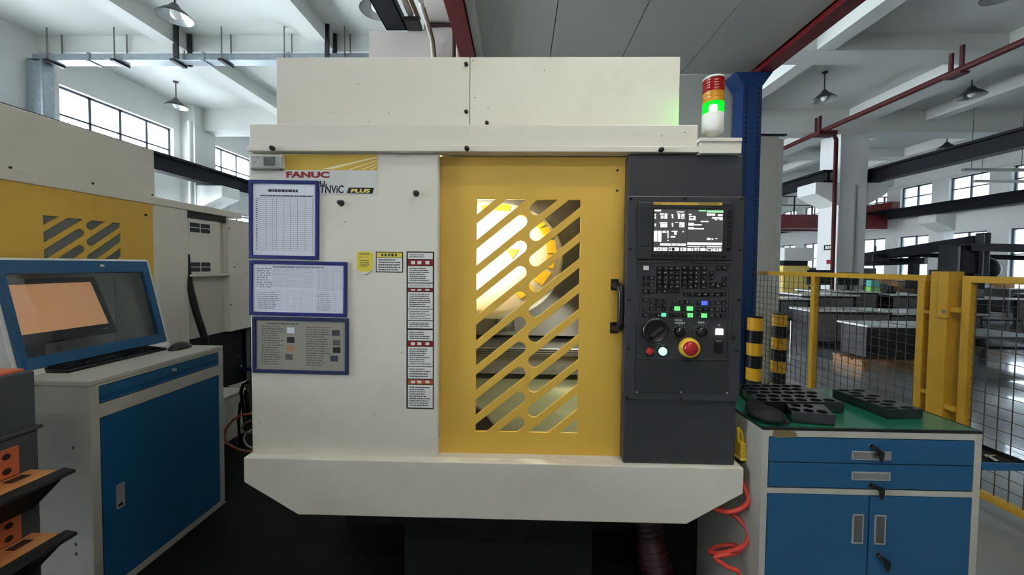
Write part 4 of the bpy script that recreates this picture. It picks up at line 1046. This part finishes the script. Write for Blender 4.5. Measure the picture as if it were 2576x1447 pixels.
dr = MB().box(XC_ - .005, XC_ - .001, 1.469, 2.067, .862, .905).build('drawer', 'blue', pcb, .001)
MB().prism([(XC_ - .001, .862), (XC_ - .02, .850), (XC_ - .006, .836), (XC_ - .001, .836), (XC_ - .0035, .842)], 1, 1.469, 2.067).build('drawer_grip', 'blue', dr)
MB().cyl((XC_ - .002, 1.79, .884), (XC_ + .006, 1.79, .884), .009, 14).build('lock', 'chrome', dr)
MB().box(XC_ + .006, XC_ + .016, 1.787, 1.793, .876, .892).build('key', 'chrome', dr, .001)
cd = MB().box(XC_ - .005, XC_, 1.470, 2.067, .038, .771).build('door', 'blue', pcb, .0015)
h0, h1, z0, z1 = 1.520, 1.552, .352, .458
fr = MB().box(XC_ - .001, XC_ + .006, h0, h0 + .005, z0, z1).box(XC_ - .001, XC_ + .006, h1 - .005, h1, z0, z1).box(XC_ - .001, XC_ + .006, h0, h1, z1 - .006, z1).box(XC_ - .001, XC_ + .006, h0, h1, z0, z0 + .006)
hnd = fr.build('handle', 'satin_metal', cd, .002)
MB().box(XC_ - .001, XC_ + .003, h0 + .005, h1 - .005, z0 + .02, z1 - .006).build('handle_pull', 'satin_metal', hnd, .001)
MB().box(XC_ - .001, XC_ + .001, h0 + .005, h1 - .005, z0 + .006, z0 + .02).build('handle_slot', 'black', hnd)
for z in (.66, .26, .22): MB().box(-1.80, -1.795, YC0 - .002, YC0, z, z + .012).build('vent_notch', 'dark_steel', pcb)
# screen housing: side cheeks, top, back, front lip
prof = [(-2.030, ZC), (-2.040, .962), (-2.150, 1.420), (-2.16, 1.432), (-2.36, 1.432), (-2.36, ZC)]
inn = [(-2.05, ZC), (-2.058, .975), (-2.152, 1.40), (-2.165, 1.415), (-2.345, 1.415), (-2.345, ZC)]
hs = MB()
for (a, b) in ((YC0 + .002, YC0 + .018), (YC1 - .020, YC1 - .004)): hs.prism(prof, 1, a, b)
for i in (2, 3): hs.prism([prof[i], prof[i + 1], inn[i + 1], inn[i]], 1, YC0 + .01, YC1 - .01)
hs.prism([(-2.36, ZC), (-2.345, ZC), (-2.345, 1.43), (-2.36, 1.43)], 1, YC0 + .01, YC1 - .01)
hs.prism([(-2.030, ZC), (-2.040, .962), (-2.060, .962), (-2.05, ZC)], 1, YC0 + .01, YC1 - .01)
hsg = hs.build('screen_housing', 'label_white', pcb, .002)
MB().box(-2.344, -2.338, YC0 + .019, YC1 - .021, ZC, 1.41).build('housing_lining', 'label_white', hsg)
dv = Vector((-.110, 0, .458)).normalized()
def slant(x0, z0, y0, d):
    wv = Vector((d.z, 0, -d.x))
    return Matrix(((0, d.x, wv.x, x0), (1, 0, 0, y0), (0, d.z, wv.z, z0), (0, 0, 0, 1)))
MS = slant(-2.041, .964, YC0 + .018, dv); U, V = YC1 - YC0 - .040, .469
bfm = sheet('blue_frame', [(0, 0), (U, 0), (U, V), (0, V)], [[(.032, .048), (U - .032, .048), (U - .032, V - .058), (.032, V - .058)]], .012, .001)
xform_mesh(bfm, MS, origin(pcb)); bf = link('glazed_door', bfm, 'blue', pcb)
MB().box(.03, U - .03, .046, V - .056, -.004, -.001).xf(MS).build('glass', 'cab_glass', bf)
MB().lathe([(.001, .012), (.008, .012), (.010, .006), (.010, 0)], MS @ Matrix.Translation((U * .62, V - .028, .006)), 14).build('lock', 'chrome', bf)
# monitor behind the glass
dm_ = Vector((-.09, 0, .21)).normalized()
mo = thing('computer_monitor', 'computer monitor with a painted orange-brown reflection behind the glass of the cabinet', 'monitor', (-2.2, 1.7, ZC))
MN = slant(-2.135, 1.10, 1.867, dm_)
MB().box(-.45, .030, -.048, .262, -.035, -.002).xf(MN).build('bezel', 'black', mo, .003)
MB().box(-.42, 0, 0, .232, -.003, 0).xf(MN).build('screen', 'screen_reflection', mo)
MB().box(-.03, -.012, -.03, -.022, -.003, .0).xf(MN).build('badge', 'steel', mo)
MB().box(-2.32, -2.20, 1.6, 1.75, ZC, ZC + .02).box(-2.285, -2.255, 1.65, 1.70, ZC + .018, 1.22).build('stand', 'black', mo)
# keyboard and mouse on the worktop
kb = thing('computer_keyboard', 'black computer keyboard on the cabinet worktop in front of the screen', 'keyboard', (-2.05, 1.8, ZC))
ka, kb_ = onz(170, 934, ZC + .01), onz(440, 876, ZC + .01)
x0 = ka.x; y0, y1 = ka.y, kb_.y
MB().prism([(x0, ZC), (x0, ZC + .012), (x0 - .14, ZC + .024), (x0 - .15, ZC + .022), (x0 - .15, ZC)], 1, y0, y1).build('case', 'black', kb, .003)
kk = MB()
for r_ in range(6):
    n = 20
    for c_ in range(n):
        u = y0 + .012 + c_ * (y1 - y0 - .024) / n; xx = x0 - .018 - r_ * .0195; zz_ = ZC + .013 + r_ * .0018
        kk.box(xx - .016, xx, u, u + (y1 - y0 - .024) / n - .003, zz_, zz_ + .006)
kk.build('keys', 'key', kb, kind='stuff')
mp = onz(458, 872, ZC + .012)
ms = thing('computer_mouse', 'black computer mouse right of the keyboard', 'mouse', (mp.x, min(mp.y, 2.06), ZC))
my = min(mp.y, 2.06)
MB().lathe([(.0005, .034), (.4, .031), (.75, .022), (.97, .010), (1.0, .003), (.98, 0), (.0005, 0)], Matrix.Translation((mp.x - .01, my, ZC)) @ Matrix.Diagonal((.036, .064, 1.15, 1)), 24).build('shell', 'black', ms)
MB().tube([(mp.x - .04, my - .02, ZC + .006), (mp.x - .08, my - .06, ZC + .004), (-2.10, 1.99, ZC + .004), (-2.09, 1.95, ZC + .004)], .0022, 6).build('cord', 'bench_grey', ms)

# ------------------------------------------------------------------ tool cart at the lower left corner
tc_ = thing('tool_cart', 'dark grey tool holder cart with orange inserts and sloping wooden shelves at the left edge', 'cart', (-1.8, .9, 0))
YE_ = 1.150
MB().box(-2.10, -1.562, .35, YE_, .885, 1.068).build('upper_box', 'bin_grey', tc_, .006)
MB().box(-2.10, -1.560, .35, YE_ + .002, .0, .878).build('lower_box', 'bin_grey', tc_, .006)
MB().box(-2.10, -1.552, .35, YE_ + .010, .876, .888).build('ledge', 'bin_grey', tc_, .003)
ti_ = MB().box(-2.08, -1.58, .37, YE_ - .012, 1.062, 1.076).build('top_insert', 'orange_plastic', tc_, .003)
for k in range(4): MB().cyl((-1.70, 1.045 - k * .13, 1.074), (-1.70, 1.045 - k * .13, 1.0775), .03, 16).build('holder_hole', 'oil_brown', ti_)
for (za, zb, ys) in ((.755, .845, (1.15, 1.15)), (.548, .668, (1.14, 1.14, 1.14))):
    pl = MB().box(-1.565, -1.556, .55, 1.103, za, zb).build('insert_plate', 'orange_plastic', tc_, .002)
    n = len(ys)
    for yy in (1.073, .985, .895):
        for k in range(n):
            zc_ = zb - (k + .5) * (zb - za) / n
            MB().cyl((-1.557, yy, zc_), (-1.5545, yy, zc_), .0095, 14).build('plate_hole', 'oil_brown', pl)
for zt in (.752, .545):
    sh = MB().prism([(-1.560, zt - .012), (-1.445, zt - .012), (-1.560, zt - .13)], 1, .45, YE_ - .012).build('shelf', 'black_matt', tc_, .003)
    MB().prism([(-1.560, zt - .010), (-1.560, zt), (-1.470, zt), (-1.466, zt - .010)], 1, .45, YE_ - .02).build('wood_board', 'wood_orange', sh)
    MB().prism([(-1.470, zt - .014), (-1.470, zt + .001), (-1.432, zt - .004), (-1.428, zt - .014)], 1, .45, YE_ - .004).build('front_lip', 'black_matt', sh, .002)
    for k in range(4): MB().box(-1.545, -1.515, 1.055 - k * .15, 1.10 - k * .15, zt, zt + .0008).build('slot', 'oil_brown', sh)

# ------------------------------------------------------------------ dark sheet laid to paint the shaded floor black
shade_sheet = MB().prism([(-1.72, -.4), (.785, -.4), (.785, 1.625), (1.45, 1.625), (1.45, 3.9), (-2.5, 3.9), (-2.5, 2.12), (-1.72, 2.12)], 2, 0, .008).build('floor_shade', 'shade_black', None, .002)
tag(shade_sheet, 'black sheet standing in for floor shade under and in front of the machine', 'mat')

# ------------------------------------------------------------------ tool cabinet on the right
YR0, YR1 = 1.2, 1.61; XR0, XR1 = .792, 1.486; ZRc = .903
rc = thing('tool_cabinet', 'grey tool cabinet with two blue drawers, two blue doors and a green top', 'cabinet', (1.14, 1.4, 0))
MB().box(XR0, XR1, YR0 + .004, YR1, 0.0, ZRc - .006).build('body', 'cab_grey', rc, .003)
MB().box(XR0 + .004, XR1 - .004, YR0 + .006, YR1 - .004, ZRc - .006, ZRc).build('green_top', 'green_mat', rc)
MB().box(XR0 - .001, XR1 + .001, YR0 - .001, YR0 + .007, ZRc - .007, ZRc + .001).box(XR1 - .005, XR1 + .001, YR0 + .0071, YR1, ZRc - .007, ZRc + .001).box(XR0 - .001, XR0 + .005, YR0 + .0071, YR1, ZRc - .007, ZRc + .001).build('top_edging', 'black_matt', rc, .001)
def rbox(name, mat, a, b, c, d, y0, y1, parent, bv=0):
    X0, X1, Z0, Z1 = rect(a, b, c, d, YR0); return bx(name, mat, parent, X0, X1, y0, y1, Z0, Z1, bv)
ff = MB(); Xa, Xb, Zs0, Zs1 = rect(1932, 1103, 2450, 1232, YR0); _, _, Zg0, Zg1 = rect(1932, 1232, 2448, 1247, YR0)
e_ = 1e-4
ff.box(XR0, Xa, YR0, YR0 + .006, 0, ZRc - .008).box(Xb, XR1, YR0, YR0 + .006, 0, ZRc - .008).box(Xa + e_, Xb - e_, YR0, YR0 + .006, Zs1, ZRc - .008).box(Xa + e_, Xb - e_, YR0, YR0 + .006, Zg0 + .001, Zg1 - .001).box(Xa + e_, Xb - e_, YR0, YR0 + .006, 0, .05)
ff.build('front_frame', 'cab_grey', rc)
MB().box(Xa, Xb, YR0 + .0025, YR0 + .0045, .04, Zs1).build('seam', 'black', rc)
Zd = (Zs0 + Zs1) / 2
def handle(a, b, c, d, parent):
    X0, X1, Z0, Z1 = rect(a, b, c, d, YR0); y = YR0 - .001; f = .0045
    m_ = MB().box(X0, X1, y - .003, y + .002, Z1 - f, Z1).box(X0, X1, y - .003, y + .002, Z0, Z0 + f).box(X0, X0 + f, y - .003, y + .002, Z0, Z1).box(X1 - f, X1, y - .003, y + .002, Z0, Z1)
    hh = m_.build('handle', 'satin_metal', parent, .001)
    if X1 - X0 > Z1 - Z0: MB().prism([(y - .0002, Z1 - f), (y + .001, Z1 - f), (y + .001, Z0 + f), (y - .003, Z0 + f)], 0, X0 + f, X1 - f).build('handle_scoop', 'steel', hh)
    else: MB().prism([(X0 + f, y - .0002), (X0 + f, y + .001), (X1 - f, y + .001), (X1 - f, y - .0025), ((X0 + X1) / 2, y - .0004)], 2, Z0 + f, Z1 - f).build('handle_scoop', 'steel_dull', hh)
    return hh
def lockkey(px, py, parent, swing):
    p = ony(px, py, YR0)
    lk = MB().cyl((p.x, YR0 + .002, p.z), (p.x, YR0 - .006, p.z), .008, 14).build('lock', 'chrome', parent)
    M = Matrix.Translation((p.x, YR0 - .010, p.z)) @ Matrix.Rotation(swing, 4, 'Y')
    MB().box(-.004, .030, -.003, .003, -.007, .007).xf(M).build('key_head', 'black', lk, .002)
    e = M @ Vector((.026, 0, 0))
    MB().prism([(e.x - .008, e.z), (e.x + .010, e.z + .002), (e.x + .009, e.z - .022), (e.x + .002, e.z - .034), (e.x - .004, e.z - .020)], 1, YR0 - .016, YR0 - .011).build('spare_key', 'black', lk, .001)
d1 = bx('drawer', 'blue', rc, Xa + .002, Xb - .002, YR0 - .001, YR0 + .004, Zd + .0016, Zs1 - .003, .0015)
d2 = bx('drawer', 'blue', rc, Xa + .002, Xb - .002, YR0 - .001, YR0 + .004, Zs0 + .003, Zd - .0016, .0015)
handle(2142, 1135, 2240, 1157, d1); handle(2141, 1187, 2238, 1208, d2)
Xm = ony(2184, 1350, YR0).x
e1 = bx('door', 'blue', rc, Xa + .002, Xm - .0020, YR0 - .001, YR0 + .004, .055, Zg0 - .001, .0015)
e2 = bx('door', 'blue', rc, Xm + .0020, Xb - .002, YR0 - .001, YR0 + .004, .055, Zg0 - .001, .0015)
handle(2142, 1293, 2170, 1367, e1); handle(2198, 1295, 2226, 1369, e2)
lockkey(2190, 1121, d1, math.radians(38)); lockkey(2188, 1219, d2, math.radians(20)); lockkey(2206, 1394, e2, math.radians(38))
X0, X1, Z0, Z1 = rect(1942, 1082, 2007, 1102, YR0 - .001)
MB().prism([(X0, Z0 + .004), (X0 + .02, Z0), (X1 - .015, Z0 + .002), (X1, Z0 + .008), (X1 - .01, Z1 - .004), (X0 + .04, Z1), (X0 + .006, Z1 - .002)], 1, YR0 - .0008, YR0 + .002).build('glue_patch', 'rust', rc)
# open blue side tray with small tools
tz = onz
zt_ = ony(2530, 1165, 1.2).z
bt = thing('side_tray', 'shallow blue tray with dark lining fixed at the right side of the tool cabinet', 'tray', (1.56, 1.35, zt_ - .03))
bx('tray_floor', 'black_matt', bt, XR1 + .002, 1.64, 1.2, 1.52, zt_ - .022, zt_ - .016)
bx('tray_lip', 'blue', bt, XR1 + .002, 1.645, 1.196, 1.202, zt_ - .024, zt_, .001)
bx('tray_lip', 'black_matt', bt, 1.64, 1.645, 1.2, 1.52, zt_ - .024, zt_, .001)
for k, (dx, dy, a) in enumerate(((.03, .05, .4), (.045, .09, -.5), (.10, .06, .2), (.09, .045, 1.2))):
    x = XR1 + dx; y = 1.2 + dy; e = Vector((math.cos(a), math.sin(a), 0)) * .025
    o = MB().cyl(Vector((x, y, zt_ - .010)) - e, Vector((x, y, zt_ - .010)) + e, .006, 10, .004).build('tool_bit', 'chrome')
    tag(o, ('shiny tool bit in the blue side tray nearest the cabinet', 'shiny tool bit at the back of the blue side tray', 'shiny tool bit at the right of the blue side tray', 'shiny tool bit at the front middle of the blue side tray')[k], 'tool', 'tool bits in the side tray')

# black tool trays with holes on the green top
def hole_tray(px, ztop, label, nu, nv, z0=ZRc + .001, r=.41, grp='black hole trays on the green cabinet top', jit=.12):
    P = [onz(x, y, ztop) for x, y in px]                   # near-left, near-right, far-right, far-left
    c = sum(P, Vector()) / 4
    t = thing('tool_tray', label, 'tray', (c.x, c.y, z0), group=grp)
    A = [Vector((p.x - c.x, p.y - c.y)) for p in P]
    def bl(u, v): return A[0] * (1 - u) * (1 - v) + A[1] * u * (1 - v) + A[2] * u * v + A[3] * (1 - u) * v
    holes = []
    du = (A[1] - A[0]) / nu; dv_ = (A[3] - A[0]) / nv
    for j in range(nv):
        for i in range(nu):
            u = (i + .5 + (.22 if j % 2 else -.1)) / (nu + .12); v = (j + .5) / nv
            if u > 1 - .42 / nu: continue
            u += random.uniform(-1, 1) * jit / nu * .4
            o = bl(u, v); n = 14
            holes.append([tuple(o + du * (r * math.cos(2 * math.pi * k / n)) + dv_ * (r * 1.02 * math.sin(2 * math.pi * k / n))) for k in range(n)])
    me = sheet('tray_block', [tuple(a) for a in A], holes, ztop - z0 - .004, .001)
    xform_mesh(me, Matrix.Translation((c.x, c.y, (ztop + z0) / 2 + .001)), origin(t))
    link('tray_block', me, 'tray_black', t)
    MB().prism([(c.x + a.x * .985, c.y + a.y * .985) for a in A], 2, z0, z0 + .004).build('tray_base', 'black', t)
hole_tray([(1905, 1010), (2123, 1012), (2012, 968), (1862, 966)], .944, 'large black tray with many round holes at the back left of the green top', 6, 5)
hole_tray([(1992, 1036), (2100, 1045), (2072, 1018), (1976, 1012)], .940, 'smaller black hole tray in front of the large one on the green top', 3, 2)
hole_tray([(2236, 1030), (2320, 1029), (2182, 980), (2096, 979)], .938, 'long narrow black hole tray standing apart on the right of the green top', 2, 7)
# crumpled black cover next to the trays
cp = thing('work_gloves', 'crumpled black work gloves in the front left corner of the green top', 'gloves', (.87, 1.3, ZRc))
gl = MB(); rg = random.Random(5); pa_, pb__ = onz(1880, 1040, .925), onz(1975, 1062, .915)
for (px, py, z, sx, sy, sz) in ((1895, 1045, .918, .055, .05, .024), (1940, 1056, .915, .045, .035, .02), (1965, 1062, .912, .028, .02, .014), (1880, 1030, .92, .04, .06, .022)):
    c = onz(px, py, z); gl.lathe([(math.sin(math.pi * i / 8) + 1e-4, -math.cos(math.pi * i / 8)) for i in range(9)], Matrix.Translation((max(c.x, XR0 + .05), c.y, ZRc + sz * .98)) @ Matrix.Rotation(-.5, 4, 'Z') @ Matrix.Diagonal((sx, sy, sz, 1)), 14)
go = gl.build('glove', 'black_matt', cp)
nz = go.modifiers.new('crumple', 'DISPLACE'); tx_ = bpy.data.textures.new('crumple', 'CLOUDS'); tx_.noise_scale = .03; nz.texture = tx_; nz.strength = .012; nz.mid_level = .7

# ------------------------------------------------------------------ things in the gap between the computer cabinet and the machine
tk = thing('coolant_tank', 'low cream coolant tank on the floor behind the computer cabinet', 'tank', (-2.4, 2.8, 0))
bx('tank', 'cream_dark', tk, -2.52, -2.285, 2.3, 3.0, .008, .36, .006)
bx('lid', 'cream', tk, -2.53, -2.275, 2.28, 3.01, .36, .378, .003)
st = thing('steel_stand', 'dark steel stand with chrome bar behind the computer cabinet', 'stand', (-2.3, 3.3, 0))
for (px, py0, py1, Y) in ((613, 828, 965, 3.3), (577, 850, 960, 3.7)):
    a, b = ony(px, py0, Y), ony(px + 4, py1, Y); MB().box(a.x - .022, a.x + .022, Y, Y + .04, 0, a.z).build('leg', 'black', st, .003)
a, b = ony(560, 925, 3.28), ony(625, 932, 3.28); MB().box(a.x - .02, b.x + .1, 3.28, 3.32, a.z - .03, a.z).build('cross_bar', 'frame_navy', st, .003)
MB().tube([ony(558, 925, 3.25), ony(600, 895, 3.25)], .009, 8).tube([ony(575, 918, 3.25), ony(607, 921, 3.25)], .007, 8).build('chrome_bar', 'chrome', st)
pap = MB().add([ony(572, 972, 3.05), ony(612, 978, 2.98), ony(628, 955, 3.1), ony(610, 962, 3.2)], [(0, 1, 2, 3)]).build('cloth', 'cab_grey')
sol = pap.modifiers.new('thickness', 'SOLIDIFY'); sol.thickness = .006; tag(pap, 'pale crumpled cloth on the coolant tank behind the computer cabinet', 'cloth')
def arc(pxs, Y, r, mat, name, label):
    pts = [ony(x, y, Y + i * .006) for i, (x, y) in enumerate(pxs)]
    tag(MB().tube(pts, r, 8).build(name, mat), label, 'cable', 'cables beside the machine')
arc([(632, 1040), (605, 1045), (585, 1058), (568, 1080), (564, 1100), (570, 1115), (592, 1128), (615, 1135), (640, 1136)], 2.55, .008, 'cable_orange', 'cable', 'orange-brown cable looping on the floor left of the machine')
arc([(632, 1058), (615, 1065), (609, 1078), (615, 1088), (634, 1090)], 2.6, .007, 'cable_tan', 'cable', 'short tan cable loop left of the machine')
arc([(632, 1082), (617, 1092), (613, 1105), (620, 1120), (634, 1128)], 2.65, .007, 'cable_white', 'cable', 'pale cable loop left of the machine near the floor')
arc([(625, 985), (612, 1000), (604, 1015), (600, 1060), (603, 1110), (600, 1160)], 2.75, .010, 'black', 'cable', 'black cable hanging over the end of the coolant tank')
arc([(629, 958), (612, 968), (606, 985), (610, 1010), (616, 1060), (620, 1110), (612, 1165)], 2.72, .012, 'black', 'cable', 'thick black cable bend left of the machine')

# ------------------------------------------------------------------ far side of the hall: benches and machines
BEN = []
def bench(x, y, w, d, h, style, label, grp='workbenches across the hall'):
    BEN.append((x, y, w, d, h))
    t = thing('workbench', label, 'workbench', (x, y, 0), group=grp)
    bx('tabletop', 'bench_top' if style != 1 else 'bench_grey', t, x - w / 2, x + w / 2, y - d / 2, y + d / 2, h - .035, h, .004)
    if style == 2:
        bx('drawer_block', 'bench_dark', t, x - w / 2 + .04, x + w / 2 - .04, y - d / 2 + .05, y + d / 2 - .05, 0.0, h - .036)
        for k in range(3): bx('drawer', 'bench_grey', t, x - w / 2 + .08 + k * (w - .16) / 3, x - w / 2 + .05 + (k + 1) * (w - .16) / 3, y - d / 2 + .035, y - d / 2 + .052, .14, h - .08)
    else:
        for sx in (-1, 1):
            for sy in (-1, 1): bx('leg', 'bench_grey' if style == 0 else 'bench_dark', t, x + sx * (w / 2 - .05) - .025, x + sx * (w / 2 - .05) + .025, y + sy * (d / 2 - .05) - .025, y + sy * (d / 2 - .05) + .025, 0, h - .03)
        bx('shelf', 'bench_dark', t, x - w / 2 + .04, x + w / 2 - .04, y - d / 2 + .04, y + d / 2 - .04, .22, .26)
        bx('back_panel', 'bench_dark', t, x - w / 2 + .05, x + w / 2 - .05, y + d / 2 - .07, y + d / 2 - .05, .2, h - .04)
    return t
ORD = ('first', 'second', 'third', 'fourth', 'fifth', 'sixth', 'seventh', 'eighth')
def item(x, y, z, s, k, where):
    nm = ('storage_box', 'monitor', 'parts_bin', 'machine_vise')[k]
    lab = ('box', 'dark monitor', 'grey parts bin', 'dark vise')[k] + ' ' + where
    t = thing(nm, lab, ('box', 'monitor', 'bin', 'vise')[k], (x, y, z), group=('boxes', 'monitors', 'bins', 'vises')[k] + ' on the far benches')
    if k == 0:
        m_ = random.choice(('cardboard', 'bench_dark', 'label_white', 'bench_grey')); bx('carton', m_, t, x - s, x + s, y - s * .7, y + s * .7, z, z + s * 1.3, .005); bx('flap', 'cardboard', t, x - s * .2, x + s * .2, y - s * .7, y + s * .7, z + s * 1.3, z + s * 1.31)
    elif k == 1:
        bx('display', 'black', t, x - s * 1.5, x + s * 1.5, y, y + .04, z + .12, z + .12 + s * 1.8, .01); bx('stand', 'bench_dark', t, x - .03, x + .03, y, y + .04, z, z + .14); bx('foot', 'bench_dark', t, x - .12, x + .12, y - .08, y + .1, z, z + .015)
    elif k == 2:
        w_ = MB().box(x - s, x + s, y - s, y + s, z, z + .02).box(x - s, x - s + .02, y - s, y + s, z, z + s).box(x + s - .02, x + s, y - s, y + s, z, z + s).box(x - s, x + s, y - s, y - s + .02, z, z + s * .6).box(x - s, x + s, y + s - .02, y + s, z, z + s)
        w_.build('bin', 'bench_grey', t)
    else:
        bx('vise_base', 'bench_dark', t, x - s * .6, x + s * .6, y - s * .4, y + s * .4, z, z + s * .4, .01); bx('jaw', 'bench_dark', t, x - s * .5, x - s * .2, y - s * .4, y + s * .4, z + s * .4, z + s, .01); bx('jaw', 'bench_dark', t, x + .02, x + s * .3, y - s * .4, y + s * .4, z + s * .4, z + s, .01)
        MB().cyl((x + s * .5, y, z + s * .25), (x + s * 1.1, y, z + s * .25), .015, 8).build('screw', 'steel', t)
# crate on a pallet behind the fence
cr_ = thing('machine_crate', 'dark grey boxed machine table with white top standing on a wooden pallet behind the fence', 'crate', (5.45, 5.7, 0))
bx('body', 'bench_dark', cr_, 4.90, 5.72, 5.3, 5.72, .16, .60, .01)
bx('end_panel', 'bench_grey', cr_, 5.725, 6.02, 5.32, 5.72, .14, .60, .008)
bx('top', 'bench_top', cr_, 4.87, 6.06, 5.26, 5.76, .60, .63, .004)
for k in range(3): bx('pallet_board', 'wood_pallet', cr_, 4.78, 6.05, 5.22 + k * .18, 5.36 + k * .18, .115, .137)
for x in (4.80, 5.38, 5.94): bx('pallet_block', 'wood_pallet', cr_, x, x + .1, 5.22, 5.72, 0.0, .115)
bench(5.82, 6.8, 1.5, .5, .70, 2, 'white topped drawer bench right behind the pallet crate')
bench(5.6, 8.0, 1.0, .45, .80, 2, 'narrow white topped drawer bench seen left of the pallet crate')
bench(7.15, 6.1, 1.7, .8, .42, 1, 'low grey slab table nearest behind the right fence panel')
bench(7.6, 7.3, 1.9, .8, .62, 2, 'white topped bench behind the low slab table on the right')
bench(6.7, 8.5, 1.25, .8, .86, 2, 'dark drawer bench seen through the long fence panel beside the column')
rg = random.Random(11); nb = 0; row = -1
for (y, h) in ((9.3, .8), (11.0, .85), (12.6, .85), (14.2, .9), (16.0, .9), (18.0, .9)):
    x = .74 * y + .2; row += 1; seat_no = 0
    while x < min(1.42 * y, 14.7):
        if not (8.2 < x < 9.6 and 9.3 < y < 11.2):
            stl = rg.choice((0, 1, 2, 2)); w = rg.uniform(1.2, 1.55); hh = h * rg.uniform(.9, 1.15)
            pos = '%s row beyond the fence, %s from left' % (ORD[row], ORD[seat_no]); seat_no += 1
            bench(x + w / 2, y, w, .75, hh, stl, ('white topped workbench', 'grey topped workbench', 'workbench with drawers')[stl] + ' in ' + pos)
            for q in range(rg.choice((1, 2, 2))):
                random.seed(nb * 7 + q); item(x + w * (.25 + .5 * q) + rg.uniform(-.08, .08), y + .05, hh, rg.uniform(.13, .22), rg.choice((0, 1, 2, 3)), '%s of bench, %s' % (('at left', 'at right')[q], pos))
            nb += 1
        x += rg.uniform(1.7, 2.0)
# dark chairs
def chair(x, y, a, label):
    t = thing('office_chair', label, 'chair', (x, y, 0), rot=(0, 0, a), group='chairs across the hall', local=True)
    MB().box(-.22, .22, -.22, .22, .43, .49).build('seat', 'black_matt', t, .02); MB().box(-.2, .2, .18, .23, .55, 1.0).build('backrest', 'black_matt', t, .03)
    for sx in (-.19, .19):
        for sy in (-.19, .19): MB().cyl((sx, sy, 0), (sx, sy, .44), .014, 8).build('leg', 'steel', t)
        MB().tube([(sx, .2, .45), (sx, .215, .75)], .012, 8).build('back_tube', 'steel', t)
for (x, y, a, l_) in ((4.9, 7.2, .3, 'black chair nearest behind the fence, left of the pallet crate'), (6.35, 10.1, 2.6, 'black chair behind the dark drawer bench, left of the column'), (11.3, 10.14, 1.6, 'black chair behind the fence right of the thick yellow post')): chair(x, y, a, l_)
# tall machines and gantries
def boxbeam(mb, p, q, w, h):
    p, q = Vector(p), Vector(q); d = (q - p); L_ = d.length
    M = Matrix.Translation(p) @ d.to_track_quat('X', 'Z').to_matrix().to_4x4()
    mb.add([M @ Vector(v) for v in ((0, -w, -h), (L_, -w, -h), (L_, w, -h), (0, w, -h), (0, -w, h), (L_, -w, h), (L_, w, h), (0, w, h))], [(3, 2, 1, 0), (4, 5, 6, 7), (0, 1, 5, 4), (1, 2, 6, 5), (2, 3, 7, 6), (3, 0, 4, 7)]); return mb
ga = thing('gantry', 'dark gantry frame with long rails in front of the far windows', 'gantry', (10.5, 10, 0))
for (a, b, w, h) in ((ony(2150, 652, 12.5), ony(2460, 606, 9.4), .12, .13), (ony(2110, 664, 13.2), ony(2330, 656, 11.2), .10, .10), (ony(2440, 622, 9.2), ony(2640, 626, 8.2), .12, .09), (ony(2240, 640, 11.8), ony(2620, 650, 9.4), .06, .06)):
    boxbeam(MB(), a, b, w, h).build('rail', 'crane_dark', ga)
for (px, Y) in ((2160, 13.4), (2300, 11.8), (2462, 10.1), (2446, 10.25)):
    p = ony(px, 640, Y); bx('upright', 'crane_dark', ga, p.x - .1, p.x + .1, Y - .08, Y + .08, 0, p.z)
hd_ = ga
p = ony(2425, 660, 9.35)
bx('carriage', 'bench_dark', hd_, p.x - .38, p.x + .25, 9.1, 9.6, p.z - .28, p.z + .42, .05); MB().sph((p.x + .45, 9.35, p.z - .15), .3, 16).build('motor', 'black', hd_); bx('ram', 'dark_steel', hd_, p.x + .05, p.x + .2, 9.0, 9.2, p.z - .4, p.z + .7, .02)
h2 = ga
p = ony(2205, 648, 11.6); bx('hoist_block', 'bench_dark', h2, p.x - .28, p.x + .2, 11.4, 11.8, p.z - .17, p.z + .12, .05); MB().cyl((p.x - .05, 11.6, p.z + .1), (p.x - .05, 11.6, p.z + .35), .03, 8).build('hoist_rope', 'dark_steel', h2)
ym = thing('press_machine', 'pale yellow and white machine far behind the fence left of the column', 'machine', (8.4, 11.8, 0))
bx('body', 'cream_yellow', ym, 8.05, 8.85, 11.5, 12.2, 0, 1.5, .02); bx('head', 'label_white', ym, 8.0, 8.9, 11.4, 12.2, 1.65, 2.05, .03); bx('neck', 'bench_dark', ym, 8.1, 8.8, 11.55, 12.2, 1.5, 1.66)
dm2 = thing('dark_cabinet', 'tall dark cabinet far behind the fence next to the white column', 'cabinet', (9.55, 13.4, 0))
bx('carcass', 'bench_dark', dm2, 9.4, 10.1, 13.2, 13.7, 0, 1.95, .02); bx('door', 'bench_grey', dm2, 9.45, 9.73, 13.18, 13.2, .1, 1.85); bx('door', 'bench_dark', dm2, 9.76, 10.05, 13.18, 13.2, .1, 1.85)
p = ony(2196, 741, 9.05); yb0 = 9.0
zb0 = max([b_[4] for b_ in BEN if abs(b_[0] - p.x) < b_[2] / 2 and abs(b_[1] - 9.1) < b_[3] / 2] + [.8])
tag(MB().box(p.x - .11, p.x + .11, yb0, yb0 + .15, zb0, zb0 + .10).build('storage_box', 'lime', None, .004), 'small lime green box on a bench right of the column', 'box')
tag(MB().box(p.x - .1, p.x + .1, yb0, yb0 + .14, zb0 + .10, zb0 + .26).build('storage_box', 'teal', None, .004), 'small teal box on top of the lime green one right of the column', 'box')
